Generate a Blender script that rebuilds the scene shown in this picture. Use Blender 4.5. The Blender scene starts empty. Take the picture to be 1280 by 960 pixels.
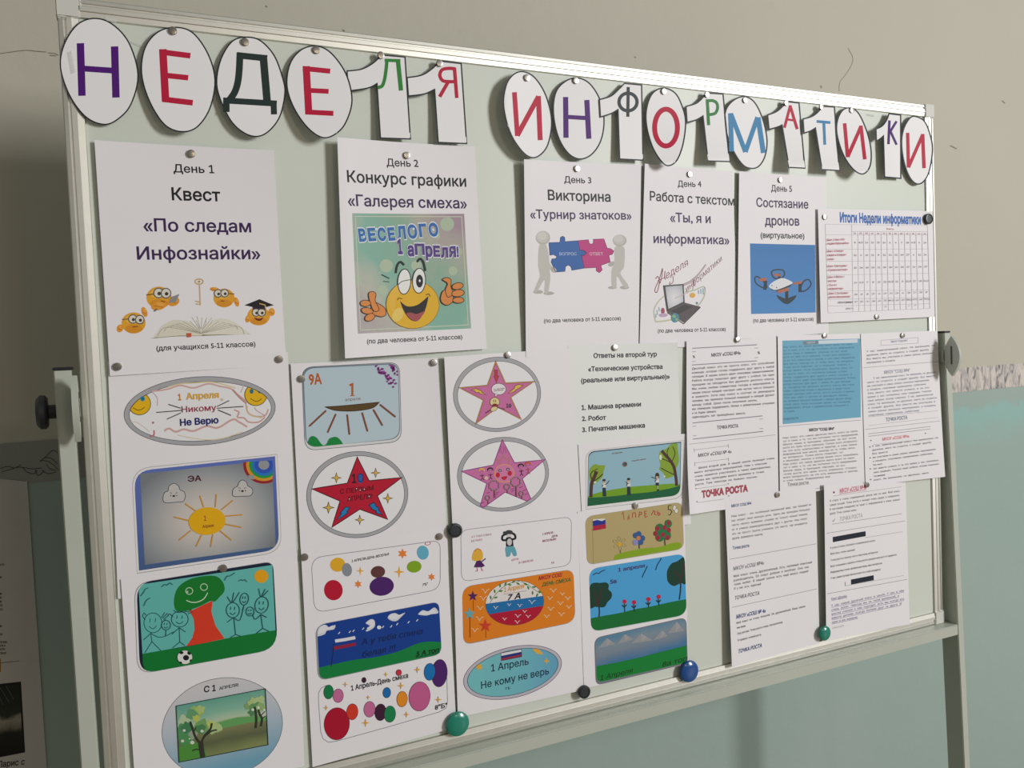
import bpy, bmesh, math, random
import numpy as np
from mathutils import Vector, Matrix
random.seed(7)
SC = bpy.context.scene
COL = SC.collection

# ------------------------------------------------------------------ camera, light, exposure
TOP = 2.0                      # height of the top edge of the whiteboard above the floor
CAM_R = np.array([[0.90425628, 0.0413118, -0.42498696],
                  [-0.05506577, 0.9982799, -0.02012492],
                  [0.42342454, 0.04160032, 0.90497573]])     # rows: right, down, forward in (x right, down, depth)
CAM_C = np.array([0.04709751, 0.44552548, -1.14414209])
FPX = 1038.23
cam_d = bpy.data.cameras.new('camera'); cam = bpy.data.objects.new('camera', cam_d); COL.objects.link(cam)
cam_d.sensor_width = 36; cam_d.lens = FPX / 1280 * 36; cam_d.clip_start = .02
def b2w(v): return Vector((v[0], v[2], -v[1]))
_r, _u, _b = b2w(CAM_R[0]), -b2w(CAM_R[1]), -b2w(CAM_R[2])
cam.matrix_world = Matrix(((_r.x, _u.x, _b.x, CAM_C[0]), (_r.y, _u.y, _b.y, CAM_C[2]),
                           (_r.z, _u.z, _b.z, TOP - CAM_C[1]), (0, 0, 0, 1)))
SC.camera = cam
SC.view_settings.view_transform = 'Standard'; SC.view_settings.look = 'None'
SC.view_settings.gamma = 1; SC.view_settings.use_curve_mapping = False
SC.view_settings.exposure = -0.32
world = bpy.data.worlds.new('world'); SC.world = world; world.use_nodes = True
world.node_tree.nodes['Background'].inputs[0].default_value = (.88, .90, .85, 1)
world.node_tree.nodes['Background'].inputs[1].default_value = 0.27
def area(name, loc, target, sx, sy, power, color):
    l = bpy.data.lights.new(name, 'AREA'); l.shape = 'RECTANGLE'; l.size = sx; l.size_y = sy
    l.energy = power; l.color = color
    o = bpy.data.objects.new(name, l); COL.objects.link(o); o.location = loc
    o.rotation_euler = (Vector(target) - Vector(loc)).to_track_quat('-Z', 'Y').to_euler()
    return o
area('window_light', (4.7, -5.1, 3.0), (0.6, 0, 1.45), 1.0, 1.9, 385, (1, .992, 1.0))
area('warm_glint_light', (1.25, -4.5, 2.75), (0.5, 0, 1.5), .45, .30, 10, (1, .80, .50))  # added unseen warm source, meant to give the board a golden reflection

# ------------------------------------------------------------------ materials
def lin(h):
    h = h.lstrip('#'); c = [int(h[i:i + 2], 16) / 255 for i in (0, 2, 4)]
    return [(x / 12.92 if x <= .04045 else ((x + .055) / 1.055) ** 2.4) for x in c]
KINK = 0.95
def ink_rgb(h): return [min(.9, x / KINK) for x in lin(h)] + [1]
MATS = {}
def mat(name, rgb, rough=.5, metal=0, spec=.5, noise=0, nscale=40, bump=0, bscale=200, coat=0):
    if name in MATS: return MATS[name]
    m = bpy.data.materials.new(name); m.use_nodes = True; nt = m.node_tree; p = nt.nodes['Principled BSDF']
    p.inputs['Base Color'].default_value = (*rgb[:3], 1); p.inputs['Roughness'].default_value = rough
    p.inputs['Metallic'].default_value = metal; p.inputs['Specular IOR Level'].default_value = spec
    p.inputs['Coat Weight'].default_value = coat
    if noise or bump:
        tc = nt.nodes.new('ShaderNodeTexCoord')
    if noise:
        n = nt.nodes.new('ShaderNodeTexNoise'); n.inputs['Scale'].default_value = nscale; n.inputs['Detail'].default_value = 5
        nt.links.new(tc.outputs['Object'], n.inputs['Vector'])
        mx = nt.nodes.new('ShaderNodeMix'); mx.data_type = 'RGBA'
        mx.inputs[6].default_value = (*[c * (1 - noise) for c in rgb[:3]], 1)
        mx.inputs[7].default_value = (*[min(1, c * (1 + noise)) for c in rgb[:3]], 1)
        nt.links.new(n.outputs[0], mx.inputs[0]); nt.links.new(mx.outputs[2], p.inputs['Base Color'])
    if bump:
        n2 = nt.nodes.new('ShaderNodeTexNoise'); n2.inputs['Scale'].default_value = bscale; n2.inputs['Detail'].default_value = 4
        nt.links.new(tc.outputs['Object'], n2.inputs['Vector'])
        bp = nt.nodes.new('ShaderNodeBump'); bp.inputs['Strength'].default_value = bump; bp.inputs['Distance'].default_value = .002
        nt.links.new(n2.outputs[0], bp.inputs['Height']); nt.links.new(bp.outputs[0], p.inputs['Normal'])
    MATS[name] = m
    return m
def ink(h):
    if isinstance(h, bpy.types.Material): return h
    return mat('ink_' + h.lstrip('#'), ink_rgb(h), .5, 0, .22)
def ramp_mat(name, stops, kind, p0, p1, noise=0, nscale=30, sq=1.0):
    """printed colour blend across a picture: linear from point p0 to p1, radial about p0 (radius |p1-p0|), or cloudy"""
    m = bpy.data.materials.new(name); m.use_nodes = True; nt = m.node_tree; p = nt.nodes['Principled BSDF']
    p.inputs['Roughness'].default_value = .5; p.inputs['Specular IOR Level'].default_value = .22
    g = nt.nodes.new('ShaderNodeNewGeometry')
    a = Vector((p0[0], 0, TOP - p0[1])); b = Vector((p1[0], 0, TOP - p1[1])); d = b - a; L = max(1e-4, d.length)
    sub = nt.nodes.new('ShaderNodeVectorMath'); sub.operation = 'SUBTRACT'; sub.inputs[1].default_value = a
    nt.links.new(g.outputs['Position'], sub.inputs[0])
    if kind == 'lin':
        dt = nt.nodes.new('ShaderNodeVectorMath'); dt.operation = 'DOT_PRODUCT'; dt.inputs[1].default_value = d / L / L
        nt.links.new(sub.outputs[0], dt.inputs[0]); out = dt.outputs['Value']
    else:
        sc = nt.nodes.new('ShaderNodeVectorMath'); sc.operation = 'MULTIPLY'; sc.inputs[1].default_value = (1 / L, 0, sq / L)
        nt.links.new(sub.outputs[0], sc.inputs[0])
        ln = nt.nodes.new('ShaderNodeVectorMath'); ln.operation = 'LENGTH'; nt.links.new(sc.outputs[0], ln.inputs[0]); out = ln.outputs['Value']
    if noise:
        n = nt.nodes.new('ShaderNodeTexNoise'); n.inputs['Scale'].default_value = nscale; n.inputs['Detail'].default_value = 4
        nt.links.new(g.outputs['Position'], n.inputs['Vector'])
        ma = nt.nodes.new('ShaderNodeMath'); ma.operation = 'MULTIPLY_ADD'; ma.inputs[1].default_value = noise; ma.inputs[2].default_value = -noise / 2
        nt.links.new(n.outputs[0], ma.inputs[0])
        ad = nt.nodes.new('ShaderNodeMath'); ad.operation = 'ADD'; nt.links.new(out, ad.inputs[0]); nt.links.new(ma.outputs[0], ad.inputs[1]); out = ad.outputs[0]
    r = nt.nodes.new('ShaderNodeValToRGB'); cr = r.color_ramp
    while len(cr.elements) < len(stops): cr.elements.new(.5)
    for e, (pos, h) in zip(cr.elements, stops): e.position = pos; e.color = ink_rgb(h)
    nt.links.new(out, r.inputs[0]); nt.links.new(r.outputs[0], p.inputs['Base Color'])
    return m
PAPER = mat('paper', (.785, .766, .785), .55, 0, .4, noise=.025, nscale=9)
PAPER_W = mat('paper_creamy', (.76, .775, .75), .55, 0, .4, noise=.025, nscale=9)
PAPER_L = mat('paper_card', (.80, .79, .795), .5, 0, .4, noise=.02, nscale=9)
NEWS = mat('paper_news', (.50, .48, .45), .7, 0, .3, noise=.06, nscale=25)
BOARD = mat('board_enamel', (.61, .65, .575), .40, 0, .4, noise=.03, nscale=6)
ALU = mat('aluminium', (.66, .65, .59), .50, 1, .5, noise=.06, nscale=60)
CAPM = mat('corner_plastic', (.62, .62, .57), .3)
STAND = mat('stand_paint', (.46, .49, .42), .38, noise=.05, nscale=14)
BLACKP = mat('black_plastic', (.012, .013, .016), .4)
MAGB = mat('magnet_black', (.018, .022, .028), .38)
MAGG = mat('magnet_green', (.010, .22, .15), .25, coat=.3)
MAGU = mat('magnet_blue', (.008, .075, .28), .22, coat=.3)
MAGS = mat('magnet_steel', (.40, .37, .34), .27, 1)
TAPE = None

# ------------------------------------------------------------------ object helpers
def tag(o, label=None, cat=None, group=None, kind=None):
    if label: o['label'] = label
    if cat: o['category'] = cat
    if group: o['group'] = group
    if kind: o['kind'] = kind
    return o
def empty(name, loc, label=None, cat=None, group=None):
    o = bpy.data.objects.new(name, None); o.empty_display_size = .02; COL.objects.link(o); o.location = loc
    return tag(o, label, cat, group)
def meshobj(name, verts, faces, mats, midx=None, parent=None, smooth=False):
    me = bpy.data.meshes.new(name); me.from_pydata([tuple(v) for v in verts], [], faces)
    for m in (mats if isinstance(mats, (list, tuple)) else [mats]): me.materials.append(m)
    if midx is not None: me.polygons.foreach_set('material_index', midx)
    if smooth: me.polygons.foreach_set('use_smooth', [True] * len(me.polygons))
    me.update()
    o = bpy.data.objects.new(name, me); COL.objects.link(o)
    if parent: o.parent = parent
    return o
class MB:
    def __init__(s): s.bm = bmesh.new()
    def box(s, x0, x1, y0, y1, z0, z1, bev=0):
        vs = [s.bm.verts.new((x, y, z)) for x in (x0, x1) for y in (y0, y1) for z in (z0, z1)]
        fs = [s.bm.faces.new([vs[i] for i in f]) for f in ((0, 1, 3, 2), (4, 6, 7, 5), (0, 4, 5, 1), (2, 3, 7, 6), (0, 2, 6, 4), (1, 5, 7, 3))]
        if bev:
            es = list({e for f in fs for e in f.edges}); bmesh.ops.bevel(s.bm, geom=es, offset=bev, segments=2, affect='EDGES')
        return s
    def lathe(s, prof, center, axis='y', n=40):
        """prof: list of (radius, height along axis)"""
        rings = []
        for r, h in prof:
            ring = []
            for k in range(n):
                a = 2 * math.pi * k / n; c, q = r * math.cos(a), r * math.sin(a)
                v = {'y': (c, h, q), 'x': (h, c, q), 'z': (c, q, h)}[axis]
                ring.append(s.bm.verts.new(Vector(center) + Vector(v)))
            rings.append(ring)
        for a, b in zip(rings, rings[1:]):
            for k in range(n): s.bm.faces.new((a[k], a[(k + 1) % n], b[(k + 1) % n], b[k]))
        s.bm.faces.new(rings[0]); s.bm.faces.new(rings[-1][::-1])
        return s
    def prism(s, pts, a0, a1, axis='x'):
        def V(p, a): return {'x': (a, p[0], p[1]), 'y': (p[0], a, p[1])}[axis]
        A = [s.bm.verts.new(V(p, a0)) for p in pts]; B = [s.bm.verts.new(V(p, a1)) for p in pts]; n = len(pts)
        s.bm.faces.new(A); s.bm.faces.new(B[::-1])
        for k in range(n): s.bm.faces.new((A[k], B[k], B[(k + 1) % n], A[(k + 1) % n]))
        return s
    def build(s, name, m, parent=None, smooth=False, off=None):
        bmesh.ops.recalc_face_normals(s.bm, faces=s.bm.faces)
        if off is not None: bmesh.ops.translate(s.bm, verts=s.bm.verts, vec=-Vector(off))
        me = bpy.data.meshes.new(name); s.bm.to_mesh(me); s.bm.free(); me.materials.append(m)
        if smooth:
            me.polygons.foreach_set('use_smooth', [True] * len(me.polygons))
            me.set_sharp_from_angle(angle=math.radians(35))
        o = bpy.data.objects.new(name, me); COL.objects.link(o)
        if parent: o.parent = parent
        return o

# ------------------------------------------------------------------ measuring: photo pixel -> point on a plane at depth Y
def ray(px, py): return CAM_R.T @ np.array([(px - 640) / FPX, (py - 480) / FPX, 1.0])
def at(px, py, Y=0.0):
    d = ray(px, py); t = (Y - CAM_C[2]) / d[2]; return CAM_C[0] + t * d[0], CAM_C[1] + t * d[1]

# ------------------------------------------------------------------ 2-D shapes
def spl(pts, closed=False, n=8):
    P = [np.array(p, float) for p in pts]; N = len(P); out = []
    rng = range(N) if closed else range(N - 1)
    for i in rng:
        if closed: a, b, c, d = P[(i - 1) % N], P[i], P[(i + 1) % N], P[(i + 2) % N]
        else: a, b, c, d = P[max(i - 1, 0)], P[i], P[i + 1], P[min(i + 2, N - 1)]
        for k in range(n):
            t = k / n
            out.append(.5 * ((2 * b) + (c - a) * t + (2 * a - 5 * b + 4 * c - d) * t * t + (3 * b - a - 3 * c + d) * t ** 3))
    if not closed: out.append(P[-1])
    return [tuple(p) for p in out]
def ellp(cx, cy, rx, ry, rot=0, n=36):
    r = math.radians(rot); c, s = math.cos(r), math.sin(r)
    return [(cx + rx * math.cos(a) * c - ry * math.sin(a) * s, cy + rx * math.cos(a) * s + ry * math.sin(a) * c) for a in [2 * math.pi * k / n for k in range(n)]]
def starp(cx, cy, R, r, n, rot=-90, sy=1.0):
    return [(cx + (R if k % 2 == 0 else r) * math.cos(math.radians(rot + 180 * k / n)), cy + sy * (R if k % 2 == 0 else r) * math.sin(math.radians(rot + 180 * k / n))) for k in range(2 * n)]
def area2(p): return .5 * sum(p[i][0] * p[(i + 1) % len(p)][1] - p[(i + 1) % len(p)][0] * p[i][1] for i in range(len(p)))
def clip(sub, cl):
    """Sutherland-Hodgman: sub clipped to the convex polygon cl"""
    if area2(cl) < 0: cl = cl[::-1]
    out = list(sub)
    for i in range(len(cl)):
        a, b = cl[i], cl[(i + 1) % len(cl)]; inp, out = out, []
        def side(p): return (b[0] - a[0]) * (p[1] - a[1]) - (b[1] - a[1]) * (p[0] - a[0])
        for j in range(len(inp)):
            p, q = inp[j], inp[(j + 1) % len(inp)]; sp, sq = side(p), side(q)
            if sp >= 0: out.append(p)
            if (sp >= 0) != (sq >= 0):
                t = sp / (sp - sq); out.append((p[0] + t * (q[0] - p[0]), p[1] + t * (q[1] - p[1])))
        if not out: return []
    return out
def stroke(pts, w, closed=False):
    """quads along a polyline, with mitred joints"""
    P = [np.array(p, float) for p in pts]; Q = [P[0]]
    for p in P[1:]:
        if np.linalg.norm(p - Q[-1]) > 1e-6: Q.append(p)
    if closed and np.linalg.norm(Q[0] - Q[-1]) < 1e-6: Q.pop()
    P = Q; N = len(P)
    if N < 2: return []
    L, R = [], []
    for i in range(N):
        d1 = P[i] - P[i - 1] if (i > 0 or closed) else P[1] - P[0]
        d2 = P[(i + 1) % N] - P[i] if (i < N - 1 or closed) else P[-1] - P[-2]
        d1 = d1 / np.linalg.norm(d1); d2 = d2 / np.linalg.norm(d2); t = d1 + d2
        if np.linalg.norm(t) < 1e-3: t = d1
        t /= np.linalg.norm(t); nrm = np.array([-t[1], t[0]]); k = 1 / max(.45, abs(nrm @ np.array([-d1[1], d1[0]])))
        L.append(P[i] + nrm * w / 2 * k); R.append(P[i] - nrm * w / 2 * k)
    return [[tuple(L[i]), tuple(L[(i + 1) % N]), tuple(R[(i + 1) % N]), tuple(R[i])] for i in range(N if closed else N - 1)]

# ------------------------------------------------------------------ lettering from the built-in font
from mathutils.geometry import delaunay_2d_cdt, interpolate_bezier
_fc = bpy.data.curves.new('lettering', 'FONT'); _fo = bpy.data.objects.new('lettering', _fc)
def contours(s):
    COL.objects.link(_fo); _fc.body = s; dg = bpy.context.evaluated_depsgraph_get(); dg.update()
    cu = _fo.to_curve(dg); out = []
    for sp in cu.splines:
        out.append([(b.co.x, b.co.y, b.handle_left.x, b.handle_left.y, b.handle_right.x, b.handle_right.y) for b in sp.bezier_points])
    _fo.to_curve_clear(); COL.objects.unlink(_fo)
    return out
_H = contours('Н'); _HN = len(_H); _HX = min(p[0] for c in _H for p in c); _cap = max(p[1] for c in _H for p in c)
_raw, _gl = {}, {}
def glyph(ch, bold, res):
    if (ch, bold, res) in _gl: return _gl[ch, bold, res]
    if ch not in _raw:
        cs = contours(ch + 'Н'); _raw[ch] = (cs[:-_HN], min(p[0] for c in cs[-_HN:] for p in c) - _HX)
    cs, adv = _raw[ch]; loops = []
    if ch == '1':                                # the font's own figure 1 is a bare bar: give it a flag and a foot
        k = _cap; cs = [[(x * k, y * k) * 3 for x, y in ((.10, 0), (.62, 0), (.62, .11), (.43, .11), (.43, 1), (.33, 1), (.07, .84), (.07, .72), (.31, .86), (.31, .11), (.10, .11))]]; adv = .70 * k
    for c in cs:
        P = []; n = len(c)
        for i in range(n):
            p, q = c[i], c[(i + 1) % n]
            straight = abs((p[4] - p[0]) * (q[1] - p[1]) - (p[5] - p[1]) * (q[0] - p[0])) < 1e-5 and abs((q[2] - p[0]) * (q[1] - p[1]) - (q[3] - p[1]) * (q[0] - p[0])) < 1e-5
            k = 1 if straight else res
            for v in interpolate_bezier((p[0], p[1]), (p[4], p[5]), (q[2], q[3]), (q[0], q[1]), k + 1)[:-1]: P.append(np.array((v[0], v[1])))
        Q = []
        for p in P:
            if not Q or np.linalg.norm(p - Q[-1]) > 1e-4: Q.append(p)
        if len(Q) > 1 and np.linalg.norm(Q[0] - Q[-1]) < 1e-4: Q.pop()
        if len(Q) < 3: continue
        loops.append(np.array(Q))
    if bold and loops:
        big = max(loops, key=lambda L: abs(area2(L))); sg = -1 if area2(big) > 0 else 1      # fonts wind their outlines either way
        for k, Q in enumerate(loops):
            R = []
            for i in range(len(Q)):
                d1 = Q[i] - Q[i - 1]; d2 = Q[(i + 1) % len(Q)] - Q[i]; d1 = d1 / np.linalg.norm(d1); d2 = d2 / np.linalg.norm(d2)
                n1 = np.array([-d1[1], d1[0]]); n2 = np.array([-d2[1], d2[0]]); m = n1 + n2; L = np.linalg.norm(m)
                m = n1 if L < .2 else m / L; R.append(Q[i] + sg * m * bold / max(.6, float(m @ n1)))
            loops[k] = np.array(R)
    if not loops: r = (np.zeros((0, 2)), [], adv)
    else:
        vs = [Vector(p) for L in loops for p in L]; es = []; o = 0
        for L in loops: es += [(o + i, o + (i + 1) % len(L)) for i in range(len(L))]; o += len(L)
        V, E_, F, *_ = delaunay_2d_cdt(vs, es, [], 0, 1e-5)
        V = np.array([v[:] for v in V]); keep = []
        for f in F:
            c = V[f].mean(0); w = 0
            for L in loops:
                A, B = L, np.roll(L, -1, 0); up = (A[:, 1] <= c[1]) & (B[:, 1] > c[1]); dn = (A[:, 1] > c[1]) & (B[:, 1] <= c[1])
                cr = (B[:, 0] - A[:, 0]) * (c[1] - A[:, 1]) - (c[0] - A[:, 0]) * (B[:, 1] - A[:, 1])
                w += int((up & (cr > 0)).sum()) - int((dn & (cr < 0)).sum())
            if w:
                f = list(f); a = V[f]
                if (a[1, 0] - a[0, 0]) * (a[2, 1] - a[0, 1]) - (a[2, 0] - a[0, 0]) * (a[1, 1] - a[0, 1]) < 0: f = f[::-1]
                keep.append(f)
        r = (V, keep, adv)
    _gl[ch, bold, res] = r
    return r
def glyphs(s, bold=0, italic=0, res=3):
    x = 0; VS = []; FS = []; n = 0
    for ch in s:
        V, F, adv = glyph(ch, bold, res)
        if len(V):
            VS.append(V + [x, 0]); FS += [[i + n for i in f] for f in F]; n += len(V)
        x += adv
    v = np.concatenate(VS) if VS else np.zeros((0, 2))
    if italic and len(v): v = v + np.stack([v[:, 1] * italic, 0 * v[:, 1]], 1)
    return v, FS

# ------------------------------------------------------------------ a sheet of paper on the board, and what is printed on it
EPS0, EPS = 6e-5, 1.6e-5
class Bucket:
    def __init__(s): s.v = []; s.f = []; s.m = []; s.mats = []; s.n = 0
    def mi(s, m):
        if m not in s.mats: s.mats.append(m)
        return s.mats.index(m)
    def add(s, verts, faces, m):
        i = s.mi(m); s.v.append(verts); s.f += [[a + s.n for a in f] for f in faces]; s.m += [i] * len(faces); s.n += len(verts)
class Sheet:
    def __init__(s, name, label, cat, group, corners=None, b=.002, lift=None, m=None, outline=None, Y0=0.0, paper_name='paper'):
        s.b, s.lf, s.Y0 = b, lift, Y0
        if outline is not None:
            xs = [p[0] for p in outline]; ys = [p[1] for p in outline]
            box = [(min(xs), min(ys)), (max(xs), min(ys)), (max(xs), max(ys)), (min(xs), max(ys))]
        else: box = corners
        c = [np.array(at(*q, Y0 - b)) for q in box]
        s.o = c[0]; M = np.array([c[1] - c[0], c[3] - c[0]]).T; s.inv = np.linalg.inv(M)
        cp = [np.array(s.P(q)) for q in box]; ctr = sum(cp) / 4
        s.loc = Vector((ctr[0], Y0 - b, TOP - ctr[1]))
        s.root = empty(name, s.loc, label, cat, group); s.parts = []
        m = m or PAPER
        if outline is None:
            U, W = 26, 34; vs = []
            for j in range(W + 1):
                for i in range(U + 1):
                    u, v = i / U, j / W
                    vs.append((1 - v) * ((1 - u) * cp[0] + u * cp[1]) + v * ((1 - u) * cp[3] + u * cp[2]))
            fs = [[j * (U + 1) + i, (j + 1) * (U + 1) + i, (j + 1) * (U + 1) + i + 1, j * (U + 1) + i + 1] for j in range(W) for i in range(U)]
            meshobj(paper_name, s.to3(np.array(vs), 0), fs, m, parent=s.root, smooth=True)
        else:
            vs, fs = s.tess([s.P(q) for q in outline], .004)
            meshobj(paper_name, s.to3(vs, 0), fs, m, parent=s.root, smooth=True)
    def d(s, x, z):
        if s.lf is None: return s.b + 0 * x
        uv = s.inv @ np.array([x - s.o[0], z - s.o[1]])
        u = np.clip(uv[0], 0, 1); v = np.clip(uv[1], 0, 1)
        return s.b + s.lf(u, v)
    def P(s, q):
        d = s.b
        for _ in range(4 if s.lf else 1):
            x, z = at(q[0], q[1], s.Y0 - d); d = float(s.d(np.float64(x), np.float64(z)))
        return at(q[0], q[1], s.Y0 - d)
    def to3(s, xz, h):
        x, z = xz[:, 0], xz[:, 1]; y = s.Y0 - s.d(x, z) - h
        return np.stack([x - s.loc.x, y - s.loc.y, TOP - z - s.loc.z], 1)
    def tess(s, poly, cell):
        bm = bmesh.new(); poly = list(poly)
        if area2(poly) > 0: poly = poly[::-1]          # down axis: clockwise in numbers = towards the viewer
        f = bm.faces.new([bm.verts.new((p[0], p[1], 0)) for p in poly])
        xs = [p[0] for p in poly]; zs = [p[1] for p in poly]
        if cell and (len(poly) > 4 or s.lf): bmesh.ops.triangulate(bm, faces=[f])
        if cell and s.lf:
            for ax, lo, hi in ((0, min(xs), max(xs)), (1, min(zs), max(zs))):
                k = math.floor(lo / cell) + 1
                while k * cell < hi:
                    co = [0, 0, 0]; no = [0, 0, 0]; co[ax] = k * cell; no[ax] = 1
                    bmesh.ops.bisect_plane(bm, geom=bm.verts[:] + bm.edges[:] + bm.faces[:], plane_co=co, plane_no=no, dist=1e-7); k += 1
        bm.verts.index_update()
        vs = np.array([v.co[:2] for v in bm.verts]); fs = [[v.index for v in f.verts] for f in bm.faces]; bm.free()
        return vs, fs
    def part(s, name, view=(0, 0, 1)):
        p = Pic(s, name, view); s.parts.append(p); return p
    def finish(s):
        for p in s.parts:
            if not p.bk.n:                              # a part drawn only by its sub-parts: promote them
                for q in p.subs: q.make(s.root)
                continue
            o = p.make(s.root)
            for q in p.subs: q.make(o)
class Pic:
    SPLIT = {'heading_lettering': 'heading_lettering', 'printed_lettering': 'printed_heading'}
    def __init__(s, sh, name, view, top=None):
        s.sh, s.name, s.view = sh, name, view; s.bk = Bucket(); s.subs = []; s.top = top or s
        if top is None: s.layer = 0
    def sub(s, name, view=None):
        q = Pic(s.sh, name, view or s.view, s.top); s.top.subs.append(q); return q
    def v(s, view): s.view = view; return s
    def px(s, p): return (s.view[0] + p[0] / s.view[2], s.view[1] + p[1] / s.view[2])
    def pl(s, p): return s.sh.P(s.px(p))
    def h(s, keep=False):
        if not keep: s.top.layer += 1
        return EPS0 + EPS * s.top.layer
    def make(s, parent):
        b = s.bk
        if not b.n: return parent
        return meshobj(s.name, np.concatenate(b.v), b.f, b.mats, b.m, parent)
    # shapes, in the coordinates of the current view
    def poly(s, pts, col, smooth=False, keep=False):
        if smooth: pts = spl(pts, True)
        if len(pts) < 3: return s
        vs, fs = s.sh.tess([s.pl(p) for p in pts], .009); s.bk.add(s.sh.to3(vs, s.h(keep)), fs, ink(col)); return s
    def line(s, pts, w, col, smooth=False, closed=False, keep=False):
        if smooth: pts = spl(pts, closed)
        h = s.h(keep); m = ink(col)
        if s.sh.lf:
            Q = [pts[0]]; lim = 16 * s.view[2] / 1.6
            seq = list(pts[1:]) + ([pts[0]] if closed else [])
            for p in seq:
                a = Q[-1]; n = max(1, int(math.dist(a, p) / lim)); Q += [(a[0] + (p[0] - a[0]) * k / n, a[1] + (p[1] - a[1]) * k / n) for k in range(1, n + 1)]
            if closed: Q.pop()
            pts = Q
        for q in stroke(pts, w, closed):
            pp = [s.pl(p) for p in q]
            if area2(pp) > 0: pp = pp[::-1]
            s.bk.add(s.sh.to3(np.array(pp), h), [[0, 1, 2, 3]], m)
        return s
    def ell(s, cx, cy, rx, ry, col, rot=0, n=28, ow=0, oc='#222222', keep=False):
        if col: s.poly(ellp(cx, cy, rx, ry, rot, n), col, keep=keep)
        if ow: s.line(ellp(cx, cy, rx, ry, rot, n), ow, oc, closed=True)
        return s
    def pol(s, pts, col, ow, oc, smooth=False):
        s.poly(pts, col, smooth); s.line(pts, ow, oc, smooth, True); return s
    def twin(s, name):
        q = Pic(s.sh, name, s.view); s.sh.parts.append(q); s.layer += 1; q.layer = s.layer; return q
    def text(s, t, A, B, h, col, bold=0, italic=0, res=3, fit=True):
        if s.name in s.SPLIT: s.twin(s.SPLIT[s.name])._text(t, A, B, h, col, bold, italic, res); return s
        if s.name == 'lettering' and s.top is not s: s.sub('lettering')._text(t, A, B, h, col, bold, italic, res); return s
        return s._text(t, A, B, h, col, bold, italic, res)
    def _text(s, t, A, B, h, col, bold=0, italic=0, res=3):
        v, f = glyphs(t, bold, italic, res)
        if not len(v): return s
        a = np.array(s.pl(A)); b = np.array(s.pl(B)); w = np.linalg.norm(b - a); e = (b - a) / w
        up = np.array([e[1], -e[0]])
        mid = ((A[0] + B[0]) / 2, (A[1] + B[1]) / 2)
        hm = abs(s.pl((mid[0], mid[1] - h))[1] - s.pl(mid)[1])
        x0, x1 = v[:, 0].min(), v[:, 0].max(); X = (v[:, 0] - x0) / (x1 - x0) * w; Yv = v[:, 1] / _cap * hm
        xz = a + X[:, None] * e + Yv[:, None] * up
        s.bk.add(s.sh.to3(xz, s.h()), f, ink(col)); return s
    def para(s, words, A, B, step, widths, h, col, nchar, bold=.012, italic=0, indent=0):
        """lines of small print: A, B ends of the first full line; step = (dx, dy) per line; widths = share of the full line"""
        if s.name in s.SPLIT: s.twin('printed_paragraph').para(words, A, B, step, widths, h, col, nchar, bold, italic, indent); return s
        k = 0; s.top.layer += 1; L0 = s.top.layer
        for i, wd in enumerate(widths):
            n = max(3, int(nchar * wd)); t = ''
            while len(t) < n:
                t += ('  ' if t else '') + words[k % len(words)]; k += 1
            ax, ay = A[0] + step[0] * i, A[1] + step[1] * i; bx, by = B[0] + step[0] * i, B[1] + step[1] * i
            f0 = indent if i == 0 else 0
            s.top.layer = L0 - 1
            s._text(t, (ax + (bx - ax) * f0, ay + (by - ay) * f0), (ax + (bx - ax) * wd, ay + (by - ay) * wd), h, col, bold, italic, 1)
        s.top.layer = L0
        return s

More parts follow.
